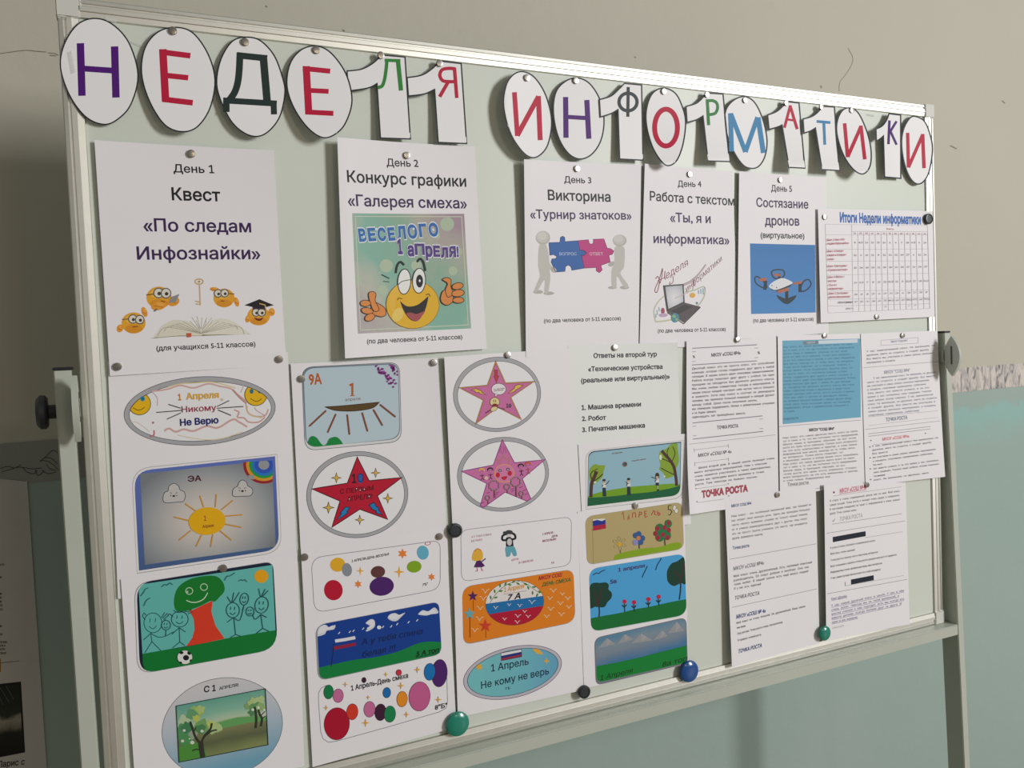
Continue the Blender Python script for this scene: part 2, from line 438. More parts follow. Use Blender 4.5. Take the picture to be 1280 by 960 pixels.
# ------------------------------------------------------------------ the room
D = 0.35                                     # distance from the board to the wall behind
def wall_mat():
    m = bpy.data.materials.new('wall_paint'); m.use_nodes = True; nt = m.node_tree; p = nt.nodes['Principled BSDF']; N = nt.nodes.new; K = nt.links.new
    g = N('ShaderNodeNewGeometry'); sx = N('ShaderNodeSeparateXYZ'); K(g.outputs['Position'], sx.inputs[0])
    # height of the paint edge along the wall
    e = N('ShaderNodeMath'); e.operation = 'MULTIPLY_ADD'; K(sx.outputs['X'], e.inputs[0]); e.inputs[1].default_value = .0065; e.inputs[2].default_value = TOP - .622
    df = N('ShaderNodeMath'); df.operation = 'SUBTRACT'; K(e.outputs[0], df.inputs[0]); K(sx.outputs['Z'], df.inputs[1])      # >0 below the edge
    st = N('ShaderNodeMath'); st.operation = 'GREATER_THAN'; K(df.outputs[0], st.inputs[0]); st.inputs[1].default_value = 0
    n1 = N('ShaderNodeTexNoise'); n1.inputs['Scale'].default_value = 2.2; n1.inputs['Detail'].default_value = 6; K(g.outputs['Position'], n1.inputs['Vector'])
    def mixc(a, b, f):
        x = N('ShaderNodeMix'); x.data_type = 'RGBA'
        for i, c in ((6, a), (7, b)):
            if isinstance(c, tuple): x.inputs[i].default_value = (*c, 1)
            else: K(c, x.inputs[i])
        K(f, x.inputs[0]); return x.outputs[2]
    top = mixc((.46, .435, .355), (.51, .485, .40), n1.outputs[0])
    teal = mixc((.28, .37, .335), (.35, .43, .39), n1.outputs[0])
    # fresher turquoise with scuffs just under the border, towards the right
    n2 = N('ShaderNodeTexNoise'); n2.inputs['Scale'].default_value = 16; n2.inputs['Detail'].default_value = 7; K(g.outputs['Position'], n2.inputs['Vector'])
    w = N('ShaderNodeMath'); w.operation = 'MULTIPLY_ADD'; K(n2.outputs[0], w.inputs[0]); w.inputs[1].default_value = .09; K(df.outputs[0], w.inputs[2])
    rp = N('ShaderNodeValToRGB'); K(w.outputs[0], rp.inputs[0]); cr = rp.color_ramp
    for q, c in ((.07, 0), (.085, .0), (.10, .9), (.125, .8)):
        el = cr.elements.new(q); el.color = (c, c, c, 1)
    cr.elements[0].color = (0, 0, 0, 1); cr.elements[-1].color = (0, 0, 0, 1); cr.elements.new(.19).color = (.12, .12, .12, 1)
    gx = N('ShaderNodeMapRange'); K(sx.outputs['X'], gx.inputs[0]); gx.inputs[1].default_value = 1.2; gx.inputs[2].default_value = 1.9
    mm = N('ShaderNodeMath'); mm.operation = 'MULTIPLY'; K(rp.outputs[0], mm.inputs[0]); K(gx.outputs[0], mm.inputs[1])
    teal2 = mixc(teal, (.27, .46, .42), mm.outputs[0])
    K(mixc(top, teal2, st.outputs[0]), p.inputs['Base Color'])
    n3 = N('ShaderNodeTexNoise'); n3.inputs['Scale'].default_value = 26; n3.inputs['Detail'].default_value = 7; K(g.outputs['Position'], n3.inputs['Vector'])
    bp = N('ShaderNodeBump'); bp.inputs['Strength'].default_value = .25; bp.inputs['Distance'].default_value = .004; K(n3.outputs[0], bp.inputs['Height']); K(bp.outputs[0], p.inputs['Normal'])
    p.inputs['Roughness'].default_value = .62; p.inputs['Specular IOR Level'].default_value = .3
    return m
tag(MB().box(-2.6, 5.2, D, D + .12, 0, 3.2).build('wall_back', wall_mat()), 'plastered wall, beige above and teal painted below', 'wall', kind='structure')
tag(MB().box(-2.6, 5.2, -5.4, D, -.06, 0).build('floor', mat('floor_boards', (.33, .24, .16), .5, noise=.15, nscale=6)), 'brown floor', 'floor', kind='structure')
# printed border strip between the two paints
def border_mat():
    m = bpy.data.materials.new('border_print'); m.use_nodes = True; nt = m.node_tree; p = nt.nodes['Principled BSDF']; N = nt.nodes.new; K = nt.links.new
    g = N('ShaderNodeNewGeometry'); mp = N('ShaderNodeMapping'); mp.inputs['Scale'].default_value = (44, 1, 14); K(g.outputs['Position'], mp.inputs[0])
    n = N('ShaderNodeTexNoise'); n.inputs['Scale'].default_value = 1.6; n.inputs['Detail'].default_value = 8; n.inputs['Distortion'].default_value = 1.4; K(mp.outputs[0], n.inputs['Vector'])
    r = N('ShaderNodeValToRGB'); K(n.outputs[0], r.inputs[0]); cr = r.color_ramp
    cr.elements[0].position = .34; cr.elements[0].color = (.16, .15, .16, 1); cr.elements[1].position = .60; cr.elements[1].color = (.62, .56, .50, 1)
    cr.elements.new(.45).color = (.40, .37, .355, 1)
    sx = N('ShaderNodeSeparateXYZ'); K(g.outputs['Position'], sx.inputs[0])
    gx = N('ShaderNodeMapRange'); K(sx.outputs['X'], gx.inputs[0]); gx.inputs[1].default_value = 0; gx.inputs[2].default_value = 1.5
    x = N('ShaderNodeMix'); x.data_type = 'RGBA'; K(gx.outputs[0], x.inputs[0]); x.inputs[6].default_value = (.26, .26, .235, 1); K(r.outputs[0], x.inputs[7])
    K(x.outputs[2], p.inputs['Base Color']); p.inputs['Roughness'].default_value = .5
    return m
def strip_z(x, k): return TOP - .5575 + .0065 * x - k
x0, x1 = -2.6, 5.2; vs = []
for x in (x0, x1):
    for y in (D - .0015, D):
        vs += [(x, y, strip_z(x, 0)), (x, y, strip_z(x, .064))]
meshobj('trim_1', vs, [(0, 1, 5, 4), (0, 4, 6, 2), (1, 3, 7, 5), (4, 5, 7, 6), (0, 2, 3, 1)], border_mat())
tag(bpy.data.objects['trim_1'], 'grey marbled paper border along the wall where the two paints meet', 'wall border', kind='structure')
def wall_line(pts, w, col, name, smooth=True, depth=D, holder='wall_back'):
    sh = Sheet.__new__(Sheet); sh.b, sh.lf, sh.Y0 = .0004, None, depth
    sh.loc = Vector((0, 0, 0)); p = Pic(sh, name, (0, 0, 1))
    for q in pts: p.line(q, w, col, smooth)
    p.make(bpy.data.objects[holder]).location = (0, 0, 0)
# cracks and knocks in the plaster
wall_line([[(1060, 60), (1066, 72), (1064, 82), (1058, 92), (1050, 103), (1049, 114)]], .6, '#857e6b', 'crack')
wall_line([[(0, 67), (30, 63), (45, 64), (58, 65)], [(60, 66), (68, 67), (73, 69)], [(62, 69), (70, 70)]], .8, '#6a6853', 'scuff')
wall_line([[(1253, 126), (1256, 129)], [(1188, 182), (1196, 186)], [(1026, 107), (1027, 110)], [(428, 37), (431, 39)], [(332, 7), (334, 9)], [(793, 71), (795, 72)],], 1.5, '#8a806c', 'knock', False)

# ------------------------------------------------------------------ the mobile whiteboard
W, H = 1.5214, 1.0322
wb = empty('mobile_whiteboard', (0.76, 0, 0), 'large framed magnetic whiteboard on a pale green metal stand by the wall', 'whiteboard')
O = (0.76, 0, 0)
def sidewall(px, z): return px
FW, FH = .0235, .0052
MB().box(.008, W - .008, 0, .012, TOP - H + .008, TOP - .008).build('writing_surface', BOARD, wb, off=O)
# aluminium rails: stepped profile (distance inwards from the outer edge, height towards the viewer)
prof = [(0, -.016), (0, .0030), (.0012, .0042), (.0055, .0046), (.0065, .0034), (.0085, .0034), (.0095, .0050), (.0150, .0050), (.0160, .0042), (.0226, .0034), (FW, .0003), (FW, -.0005), (.008, -.016)]
def rail(a, b, inward):
    """a, b: outer corners; mitred ends"""
    bm = bmesh.new(); a, b, n = Vector(a), Vector(b), Vector(inward); d = (b - a).normalized(); A = []; B = []
    for s_, h in prof:
        y = Vector((0, -h, 0)); A.append(bm.verts.new(a + n * s_ + d * max(s_, 0) + y)); B.append(bm.verts.new(b + n * s_ - d * max(s_, 0) + y))
    k = len(prof)
    for i in range(k): bm.faces.new((A[i], A[(i + 1) % k], B[(i + 1) % k], B[i]))
    bm.faces.new(A); bm.faces.new(B[::-1])
    t = MB(); t.bm.free(); t.bm = bm
    o = t.build('frame_rail', ALU, wb, off=O)
    return o
c = [(0, 0, TOP), (W, 0, TOP), (W, 0, TOP - H), (0, 0, TOP - H)]
rail(c[0], c[1], (0, 0, -1)); rail(c[1], c[2], (-1, 0, 0)); rail(c[2], c[3], (0, 0, 1)); rail(c[3], c[0], (1, 0, 0))
for (x, z, sx, sz) in ((0, TOP, 1, -1), (W, TOP, -1, -1), (W, TOP - H, -1, 1), (0, TOP - H, 1, 1)):
    m = MB()
    def bx(a0, a1, b0, b1, y0, y1): m.box(*sorted((x + sx * a0, x + sx * a1)), y0, y1, *sorted((z + sz * b0, z + sz * b1)), bev=.0012)
    bx(-.0012, .0245, -.0012, .0245, -.0062, .0165)
    bx(-.0006, .0135, .0235, .0265, -.0056, .001); bx(.0235, .0265, -.0006, .0135, -.0056, .001)
    m.build('corner_cap', CAPM, wb, off=O)
# stand: two posts, crossbar, pivot plates, clamp knobs, feet
PZ = TOP - .4475
def lean(o, x, y):
    """the posts stand truly upright while the board hangs a touch askew between them"""
    for v in o.data.vertices:
        dz = (v.co.z - PZ); v.co.x -= x * dz; v.co.y += y * dz
    return o
for sgn, xa, xb in ((-1, -.0275, -.0085), (1, 1.5288, 1.5455)):
    yf = -.0130
    lean(MB().box(xa, xb, yf, yf + .038, .045, PZ, bev=.0012).build('post', STAND, wb, off=O), .0065, .0255)
    MB().box(xa - .001, xb + .001, yf - .001, yf + .039, PZ - .001, PZ + .0030, bev=.001).build('end_cap', BLACKP, wb, off=O)
    # pivot plate: a lens-shaped boss between the post and the board, with a slot
    n = 20; zc = TOP - .4945; Rz = .0395; Ry = .0175; yc = -.0325
    pts = [(yc + Ry * (1 - (k / n * 2 - 1) ** 2), zc + Rz * (1 - 2 * k / n)) for k in range(n + 1)] + [(yc - Ry * (1 - (k / n * 2 - 1) ** 2), zc - Rz * (1 - 2 * k / n)) for k in range(1, n)]
    a, b = (xa + .019, -.0016) if sgn < 0 else (1.5228, xa)
    pl = MB().prism(pts, a, b, 'x').build('pivot_plate', STAND, wb, off=O)
    MB().box(a, b, -.018, .004, zc - .012, zc + .012, bev=.001).build('pivot_block', STAND, wb, off=O)
    xf = b if sgn < 0 else a
    MB().box(xf - .0006, xf + .0006, yc - .0016, yc + .0016, zc - .016, zc + .020).build('slot', mat('slot_dark', (.06, .07, .06), .6), pl, off=O)
    # clamp knob on the outer side
    xo = xa if sgn < 0 else xb; y0 = .004; zk = TOP - .498; q = -1 if sgn < 0 else 1
    MB().lathe([(.0085, 0), (.0085, q * .0085), (.010, q * .009), (.0175, q * .0095), (.0205, q * .012), (.0205, q * .0175), (.016, q * .0215), (.006, q * .0225)], (xo, y0, zk), 'x', 28).build('clamp_knob', BLACKP, wb, True, off=O)
    fx = (xa + xb) / 2 + .0065 * 1.5; fy = -.035
    MB().box(fx - .018, fx + .018, fy - .27, fy + .27, .028, .058, bev=.004).build('foot', STAND, wb, off=O)
    for yy in (-.24, .24):
        MB().lathe([(.019, -.009), (.024, -.009), (.026, -.005), (.026, .005), (.024, .009), (.019, .009)], (fx, fy + yy, .026), 'x', 28).build('castor', BLACKP, wb, True, off=O)
MB().box(-.0050, 1.5330, -.0282, .008, TOP - 1.0535, TOP - 1.0328, bev=.0014).build('crossbar', STAND, wb, off=O)

# faint ornament drawn on the border strip at the left
for pts in ([(50, 577), (58, 570), (66, 563), (72, 566)], [(51, 575), (60, 577), (68, 582), (73, 588)], [(56, 572), (64, 573), (72, 580)], [(2, 590), (12, 587), (24, 584), (40, 586), (52, 585)], [(28, 584), (34, 590), (42, 592), (47, 588)], [(44, 587), (47, 594), (52, 592), (55, 588)], [(52, 588), (60, 592), (70, 590)], [(0, 586), (10, 583), (18, 585), (26, 581)], [(58, 580), (62, 586), (70, 588)]):
    wall_line([pts], .7, '#2c2b26', 'ornament_line', depth=D - .0016, holder='trim_1')

# ------------------------------------------------------------------ the heading: letter cards
V1, V2, V3, V4, V5, V6 = (0, 0, 4), (320, 0, 4), (600, 60, 4), (880, 60, 4), (100, 160, 4), (100, 330, 4)
V7, V8 = (380, 160, 4.5714), (380, 260, 4.5714)
def rel(view, pts): return [(view[0] + p[0] / view[2], view[1] + p[1] / view[2]) for p in pts]
CRIM, PURP, GREEN, DARKG, BLUE = '#b3183a', '#4a1566', '#2d7f35', '#20302c', '#2f76a6'
GRP = 'letter cards of the heading'
def letter_card(label, view, outline, strokes, col, lift=None, b=.0066, oval=True):
    pts = spl(outline, True, 6) if oval else outline
    sh = Sheet('letter_card', label, 'letter card', GRP, outline=rel(view, pts), b=b, lift=lift, m=PAPER_L, paper_name='card')
    sh.part('printed_outline', view).line(pts, view[2] * 1.7, '#20242a', closed=True)
    p = sh.part('letter', view)
    for s in strokes:
        if s[0] == 'ring': p.line(ellp(*s[1:5]), s[5], col, closed=True)
        elif s[0] == 'px': p.view = (0, 0, 1); p.line(s[2:], s[1], col, smooth=False); p.view = view
        else: p.line(s[1:], s[0], col, smooth=len(s) > 4)
    sh.finish(); return sh
bot = lambda a, c=0: (lambda u, v: a * v * v + c * u)
letter_card('white oval card with a purple letter Н, taped over the top left corner of the frame', V1,
    [(470, 92), (560, 120), (645, 215), (690, 375), (655, 520), (590, 595), (520, 622), (430, 585), (350, 480), (303, 340), (320, 225), (385, 125)],
    [(37, (402, 216), (410, 479)), (37, (573, 232), (580, 488)), (29, (405, 342), (578, 354))], '#4a1170')
letter_card('white oval card with the first red letter Е, right of the big purple Н', V1,
    [(880, 137), (965, 165), (1040, 270), (1075, 400), (1050, 540), (985, 635), (905, 658), (820, 620), (745, 500), (708, 365), (725, 240), (790, 160)],
    [(38, (814, 246), (828, 508)), (28, (798, 259), (952, 279)), (27, (828, 377), (941, 389)), (28, (812, 496), (964, 514))], CRIM, bot(.007))
letter_card('white oval card with a dark green letter Д', (0, 0, 1),
    [(306, 46.5), (325, 50.5), (343, 70), (354, 100), (356, 118), (350, 145), (337, 163), (322, 170.5), (305, 166), (288, 150), (274, 120), (271, 98), (277, 72), (290, 52)],
    [(8, (296, 69), (334, 73)), (9.5, (329, 69), (334, 128)), (7.5, (279, 125.5), (346, 129.5)), (8, (283, 122), (283, 140)), (7.5, (342, 127), (342.5, 143)),
     (8.5, (300, 66), (299, 88), (297, 104), (293, 116), (286, 126))], DARKG, bot(.006))
letter_card('white oval card with the second red letter Е, left of the green Л', V2,
    [(300, 230), (375, 265), (450, 370), (480, 500), (450, 610), (400, 668), (335, 688), (260, 640), (190, 540), (155, 430), (170, 320), (225, 250)],
    [(36, (251, 331), (264, 570)), (25, (234, 342), (371, 356)), (24, (268, 452), (363, 457)), (25, (247, 560), (387, 567))], CRIM, bot(.014))
ONE = lambda *p: list(p)
letter_card('card cut as a figure 1 with a green letter Л', V2,
    spl([(455, 355), (530, 345), (590, 312), (625, 275)], n=6) + [(745, 285), (772, 695), (622, 690), (605, 418)] + spl([(605, 418), (560, 440), (462, 455)], n=6)[1:],
    [(22, (709, 296), (725, 453)), (16, (643, 301), (722, 304)), (17, (655, 300), (650, 350), (642, 400), (630, 430), (608, 438))], GREEN, bot(.004), .0078, False)
letter_card('card cut as a figure 1 with a red letter Я', V2,
    spl([(755, 388), (830, 375), (885, 340), (915, 305)], n=6) + [(1026, 318), (1053, 718), (911, 712), (893, 447)] + spl([(893, 447), (840, 470), (762, 480)], n=6)[1:],
    [(18, (992, 338), (1004, 490)), (17, (995, 344), (960, 342), (930, 350), (919, 376), (932, 402), (960, 408), (998, 408)), (18, (962, 408), (918, 484))], CRIM, bot(.005), .0078, False)
letter_card('white oval card with a red letter И, first after the gap in the heading', V3,
    [(215, 118), (275, 150), (330, 240), (358, 365), (340, 480), (300, 535), (255, 547), (205, 510), (150, 420), (118, 290), (130, 190), (165, 135)],
    [(24, (172, 221), (187, 440)), (25, (186, 438), (293, 242)), (25, (292, 240), (301, 461))], CRIM, lambda u, v: .012 * (1 - u) ** 1.5 + .006 * v * v)
letter_card('white oval card with a purple letter Н, beside the figure 1 with Ф', V3,
    [(490, 150), (550, 180), (600, 260), (620, 360), (605, 460), (560, 530), (500, 555), (440, 525), (390, 440), (367, 320), (380, 220), (430, 165)],
    [(26, (428, 245), (430, 449)), (26, (534, 260), (544, 454)), (21, (428, 344), (540, 351))], '#4d1c72', bot(.004))
letter_card('card cut as a figure 1 with a dark grey letter Ф', V3,
    spl([(597, 258), (655, 240), (695, 205), (722, 177)], n=6) + [(808, 185), (815, 561), (698, 555), (690, 308)] + spl([(690, 308), (655, 328), (602, 345)], n=6)[1:],
    [(16, (741, 195), (739, 344)), ('ring', 740, 270, 45, 44, 17)], '#333a3c', bot(.004), .0078, False)
letter_card('white oval card with a red letter О', V3,
    [(915, 200), (975, 225), (1010, 290), (1028, 370), (1015, 480), (985, 560), (945, 588), (910, 570), (865, 500), (835, 400), (832, 310), (860, 230)],
    [('ring', 930, 398, 57, 92, 25)], CRIM, bot(.018))
letter_card('card cut as a figure 1 with a green letter Р', V3,
    spl([(1030, 292), (1080, 277), (1112, 250), (1130, 225)], n=6) + [(1215, 230), (1247, 568), (1140, 565), (1115, 340)] + spl([(1115, 340), (1080, 360), (1035, 372)], n=6)[1:],
    [(16, (1136, 256), (1143, 386)), (15, (1138, 265), (1162, 263), (1182, 274), (1188, 298), (1178, 324), (1158, 332), (1142, 332))], '#357a3c', bot(.012), .0078, False)
letter_card('white oval card with a blue letter М', V4,
    [(205, 243), (255, 275), (295, 360), (315, 460), (305, 540), (275, 590), (235, 602), (190, 580), (140, 500), (105, 390), (110, 310), (150, 260)],
    [(24, (132, 326), (138, 517)), (23, (134, 328), (207, 520)), (23, (207, 520), (268, 346)), (25, (270, 347), (297, 525))], '#3a80ad', bot(.006))
letter_card('card cut as a figure 1 with a red letter А', V4,
    spl([(318, 335), (362, 318), (393, 292), (410, 268)], n=6) + [(475, 275), (504, 601), (425, 597), (390, 385)] + spl([(390, 385), (365, 396), (325, 407)], n=6)[1:],
    [(14, (432, 287), (402, 399)), (15, (430, 287), (466, 406)), (11, (415, 357), (455, 363))], CRIM, bot(.016), .0078, False)
letter_card('card cut as a figure 1 with a blue letter Т', V4,
    spl([(495, 355), (540, 342), (572, 318), (590, 292)], n=6) + [(652, 295), (676, 613), (590, 608), (557, 400)] + spl([(557, 400), (532, 415), (500, 425)], n=6)[1:],
    [(14, (563, 367), (632, 373)), (14, (599, 369), (604, 484))], '#3a80ad', bot(.012), .0078, False)
letter_card('white oval card with a red letter И, between the blue Т and the figure 1 with К', V4,
    [(735, 300), (775, 330), (815, 420), (835, 510), (830, 590), (795, 630), (745, 605), (695, 530), (665, 430), (668, 360), (695, 310)],
    [(18, (703, 376), (718, 546)), (18, (718, 545), (786, 390)), (18, (784, 388), (804, 557))], CRIM, bot(.018))
letter_card('card cut as a figure 1 with a purple letter К', V4,
    spl([(860, 405), (890, 390), (912, 362), (925, 328)], n=6) + [(983, 335), (984, 652), (903, 645), (897, 440)] + spl([(897, 440), (880, 455), (862, 465)], n=6)[1:],
    [(13, (927, 362), (922, 481)), (12, (963, 366), (930, 420)), (12, (930, 412), (963, 484))], '#47216b', lambda u, v: .006 * (1 - u) ** 2, .0078, False)
letter_card('white oval card with a red letter И, over the right end of the frame', V4,
    [(1060, 343), (1105, 370), (1135, 450), (1142, 520), (1125, 620), (1095, 670), (1060, 678), (1025, 640), (998, 560), (988, 470), (1000, 400), (1030, 350)],
    [(17, (1018, 424), (1022, 598)), (17, (1022, 597), (1094, 432)), (18, (1093, 430), (1100, 601))], CRIM, None, .0074)

# ------------------------------------------------------------------ day posters
W1, W2, W3, W4, W5 = (640, 190, 5.818), (640, 270, 5.818), (790, 200, 5.818), (790, 290, 5.12), (1000, 230, 5.818)
W6, W7, W8 = (700, 400, 6.4), (840, 400, 5.818), (980, 400, 5.818)
BLK, PUR = '#1d1d20', '#3a2350'
GP = 'posters of the five days'
# --- day 1
S = Sheet('poster', 'Day 1 poster with four yellow smileys around an open book', 'poster', GP,
          [(118, 175), (342.5, 188), (358, 456), (137.5, 470)], .002, lambda u, v: .012 * u * u * (1 - v) ** 2 + .004 * (1 - u) ** 2 + .0012 * np.sin(3.14 * u))
p = S.part('heading_lettering', V5)
p.text('День 1', (468, 221), (672, 226), 40, BLK, .016, res=4); p.text('Квест', (460, 360), (703, 366), 62, BLK, .02, res=4)
p.text('«По следам', (318, 515), (857, 521), 62, PUR, .018, res=4); p.text('Инфознайки»', (286, 657), (903, 655), 62, PUR, .018, res=4)
YEL, OUT = '#d99c2c', '#6e4a18'
def smiley(S, cx, cy, rx, ry, glasses, gr, mouth, hands, nm='smiley'):
    p = S.part(nm, V6); p.ell(cx, cy, rx, ry, YEL); p.ell(cx, cy + ry * .55, rx * .72, ry * .40, '#cf8a25'); p.ell(cx - rx * .1, cy - ry * .35, rx * .6, ry * .45, '#e2ac41')
    for h in hands:
        q = p.sub('hand'); q.ell(h[0], h[1], h[2], h[3], '#d9922e', h[4]); q.ell(h[0] + h[2] * .2, h[1] - h[3] * .3, h[2] * .5, h[3] * .35, '#e0a24a', h[4] + 25); q.line([(h[0] - h[2] * .7, h[1]), (h[0] + h[2] * .5, h[1] + h[3] * .4)], 3, '#b06a1e')
    if mouth: p.line(mouth, 4, '#7a3d15', True)
    q = p.sub('glasses')
    for g in glasses:
        q.ell(g[0], g[1], gr, gr, '#d6cfc0', ow=5, oc='#5b5a58'); q.ell(g[0] + 3, g[1] + 3, gr * .38, gr * .38, '#3c3833')
    return p
p = smiley(S, 395, 168, 63, 55, [(393, 145), (430, 146)], 24, [(405, 185), (425, 190)], [(395, 208, 40, 22, -15), (468, 188, 30, 22, -20)])
p.sub('glasses_arm').line([(332, 155), (370, 150)], 5, '#5b4a30'); q = p.sub('tablet'); q.poly([(455, 165), (497, 150), (480, 190), (445, 195)], '#8a8a88'); q.line([(370, 236), (385, 225)], 8, '#6b6a68')
p = smiley(S, 720, 170, 53, 47, [(690, 147), (723, 146)], 19, [(703, 184), (722, 186)], [(673, 127, 24, 11, 8), (783, 190, 12, 24, -15)]); p.sub('glasses_arm').line([(742, 148), (772, 150)], 4, '#5b4a30')
p = smiley(S, 893, 260, 57, 47, [(880, 242), (908, 242)], 19, None, [(958, 240, 16, 20, 0), (838, 275, 12, 18, 10)])
p.poly([(872, 268), (895, 274), (915, 268), (905, 282), (885, 282)], '#6e2a12', True)
q = p.sub('graduation_cap'); q.poly([(862, 207), (930, 210), (928, 228), (864, 226)], '#3a2a3a'); q.poly([(823, 206), (897, 176), (970, 206), (898, 222)], '#1f1d22'); q.line([(897, 198), (925, 205), (928, 222)], 5, '#c9a860')
p = smiley(S, 268, 295, 60, 53, [(264, 275), (299, 278)], 21, [(262, 315), (290, 312)], [(322, 240, 14, 26, -20), (200, 322, 16, 20, 20)]); p.sub('glasses_arm').line([(210, 277), (243, 275)], 4, '#5b4a30')
p = S.part('key', V6); p.line([(597, 105), (601, 206)], 7, '#c4a578'); p.line(ellp(595, 88, 20, 13), 7, '#c4a578', closed=True); p.ell(595, 88, 6, 6, '#b08d5c'); p.line([(575, 186), (600, 190), (602, 202), (578, 200)], 6, '#c4a578')
p = S.part('open_book', V6)
p.poly([(350, 373), (480, 362), (605, 360), (720, 355), (857, 351), (820, 348), (605, 352), (400, 362)], '#767a55')
p.poly([(378, 366), (388, 340), (415, 305), (470, 280), (530, 285), (580, 310), (606, 345), (604, 358), (500, 358)], '#d4cfbf', True)
p.poly([(606, 350), (625, 310), (670, 280), (720, 273), (780, 295), (815, 322), (842, 350), (720, 352)], '#d8d4c6', True)
for k in range(7):
    p.line([(606, 348), (590 - 26 * k, 302 - 3 * k + k * k * .9), (560 - 32 * k + 20, 282 + k * k * 2.2)], 2.2, '#a8a292', True)
    p.line([(606, 348), (628 + 26 * k, 300 - 4 * k + k * k), (650 + 32 * k - 20, 278 + k * k * 2)], 2.2, '#aaa494', True)
for a, b in (((600, 330), (560, 265)), ((603, 325), (585, 262)), ((607, 325), (610, 268)), ((610, 328), (635, 268)), ((612, 332), (660, 268))): p.line([a, b], 2, '#c2bcab')
p.sub('bookmark').poly([(531, 346), (557, 345), (556, 365), (534, 367)], '#c0583c')
S.part('caption_lettering', V6).text('(для учащихся 5-11 классов)', (382, 434), (878, 411), 25, BLK, .02, res=2)
S.finish()

# --- day 2
S = Sheet('poster', 'Day 2 poster with a winking yellow face on a pastel picture', 'poster', GP,
          [(421.6, 171.5), (593.5, 183), (608.6, 436), (431.4, 448)], .0035, lambda u, v: .013 * (1 - u) ** 2 + .005 * u * u * (1 - v) ** 2 + .003 * v * v)
p = S.part('heading_lettering', V7)
p.text('День 2', (473, 217), (655, 222), 42, BLK, .016, res=4); p.text('Конкурс графики', (248, 308), (928, 335), 64, BLK, .018, res=4); p.text('«Галерея смеха»', (252, 443), (932, 459), 62, PUR, .018, res=4)
p = S.part('picture', V8); q0 = [(275, 30), (915, 33), (955, 688), (308, 718)]
p.poly(q0, ramp_mat('pastel_wash', [(0, '#a08a98'), (.22, '#a9a79a'), (.42, '#84a894'), (.62, '#7fae9d'), (.8, '#b3b3a6'), (1, '#a89aa4')], 'rad', p.pl((900, 60)), p.pl((250, 700)), .55, 18))
for c in ((818, 92, 40), (300, 410, 30), (470, 330, 38), (450, 470, 30), (760, 160, 18), (880, 250, 24), (640, 330, 30), (850, 360, 26)): p.poly(clip(ellp(c[0], c[1], c[2], c[2] * .98), q0), '#a9b8a0')
p.line([(293, 48), (900, 50), (938, 668), (322, 698)], 5, '#c2c7b4', closed=True)
def bubble(p, t, A, B, h, col, dy=0):
    p.text(t, (A[0] - 3, A[1] + 3), (B[0] + 3, B[1] + 3), h + 5, '#d8dde0', .075, res=4); p.text(t, A, B, h * .98, col, .05, res=4)
q = p.sub('blue_lettering')
xs = 312
for i, (ch, w, y, h) in enumerate((('В', 50, 190, 84), ('Е', 52, 187, 84), ('С', 56, 186, 84), ('Е', 48, 184, 84), ('Л', 58, 176, 84), ('О', 62, 172, 88), ('Г', 52, 163, 84), ('О', 62, 160, 86))):
    bubble(q, ch, (xs + 4, y), (xs + w - 3, y - 3), h * .82, '#2f66a8'); xs += w + 3
for (a, b) in ((342, 165), (412, 120), (625, 120), (738, 125)): q.ell(a, b, 7, 8, '#c9d4dc')
q = p.sub('purple_lettering'); bubble(q, '1', (535, 260), (565, 260), 80, '#533a7e'); xs = 592
for ch, w, h, y in (('а', 38, 78, 272), ('П', 58, 62, 265), ('р', 42, 78, 275), ('Е', 40, 62, 276), ('л', 42, 74, 280), ('Я', 42, 62, 279), ('!', 12, 62, 278)):
    bubble(q, ch, (xs, y), (xs + w, y), h * .95, '#533a7e'); xs += w + 3
q = p.sub('winking_face'); q.ell(620, 552, 151, 137, '#d9ab22', n=48, ow=3, oc='#8a6a14'); q.ell(585, 530, 100, 105, '#dcae3d'); q.ell(640, 560, 122, 112, '#d8aa20'); q.ell(535, 610, 30, 42, '#dcc060', 30)
for cx, cy, rx, ry in ((572, 421, 37, 72), (656, 416, 37, 71)): q.ell(cx, cy, rx, ry, '#dfe0dc', 3, ow=5, oc='#26282a')
q.line([(536, 440), (560, 420), (606, 410)], 4, '#26282a', True); q.ell(659, 418, 20, 37, '#1a1c20'); q.ell(660, 416, 5, 8, '#e8e8e8')
for b in ([(524, 372), (532, 330), (550, 308), (572, 326)], [(646, 308), (664, 290), (682, 312), (693, 360)]): q.line(b, 11, '#1e2022', True)
q.poly(spl([(548, 532), (590, 562), (650, 552), (710, 503)]) + spl([(706, 530), (690, 585), (662, 632), (635, 648), (600, 632), (568, 585), (548, 532)]), '#201d1e')
q.poly([(585, 603), (610, 598), (640, 606), (668, 597), (690, 590), (664, 628), (637, 647), (604, 632)], '#9c4a4e', True)
q.line([(533, 528), (540, 515), (560, 520)], 4, '#3a2c10', True); q.line([(695, 497), (712, 492), (719, 506)], 4, '#3a2c10', True)
q.line([(443, 380), (488, 403)], 4, '#26382e'); q.line([(453, 419), (488, 422)], 3, '#26382e')
ORG, DK = '#d18440', '#2c1c12'
def fist(q, palm, thumb, fingers):
    q.pol(palm, ORG, 4, DK, True)
    q.pol(thumb, ORG, 4, DK, True)
    for f in fingers: q.ell(*f[:4], ORG, f[4], ow=4, oc=DK)
q = p.sub('thumb_up_hand'); fist(q, [(395, 545), (430, 550), (462, 575), (466, 610), (440, 622), (400, 615), (370, 630)], [(368, 490), (390, 478), (410, 492), (406, 530), (428, 580), (400, 590), (378, 545)], [(350, 545, 30, 18, 0), (360, 588, 34, 18, 10), (375, 625, 30, 20, -25)])
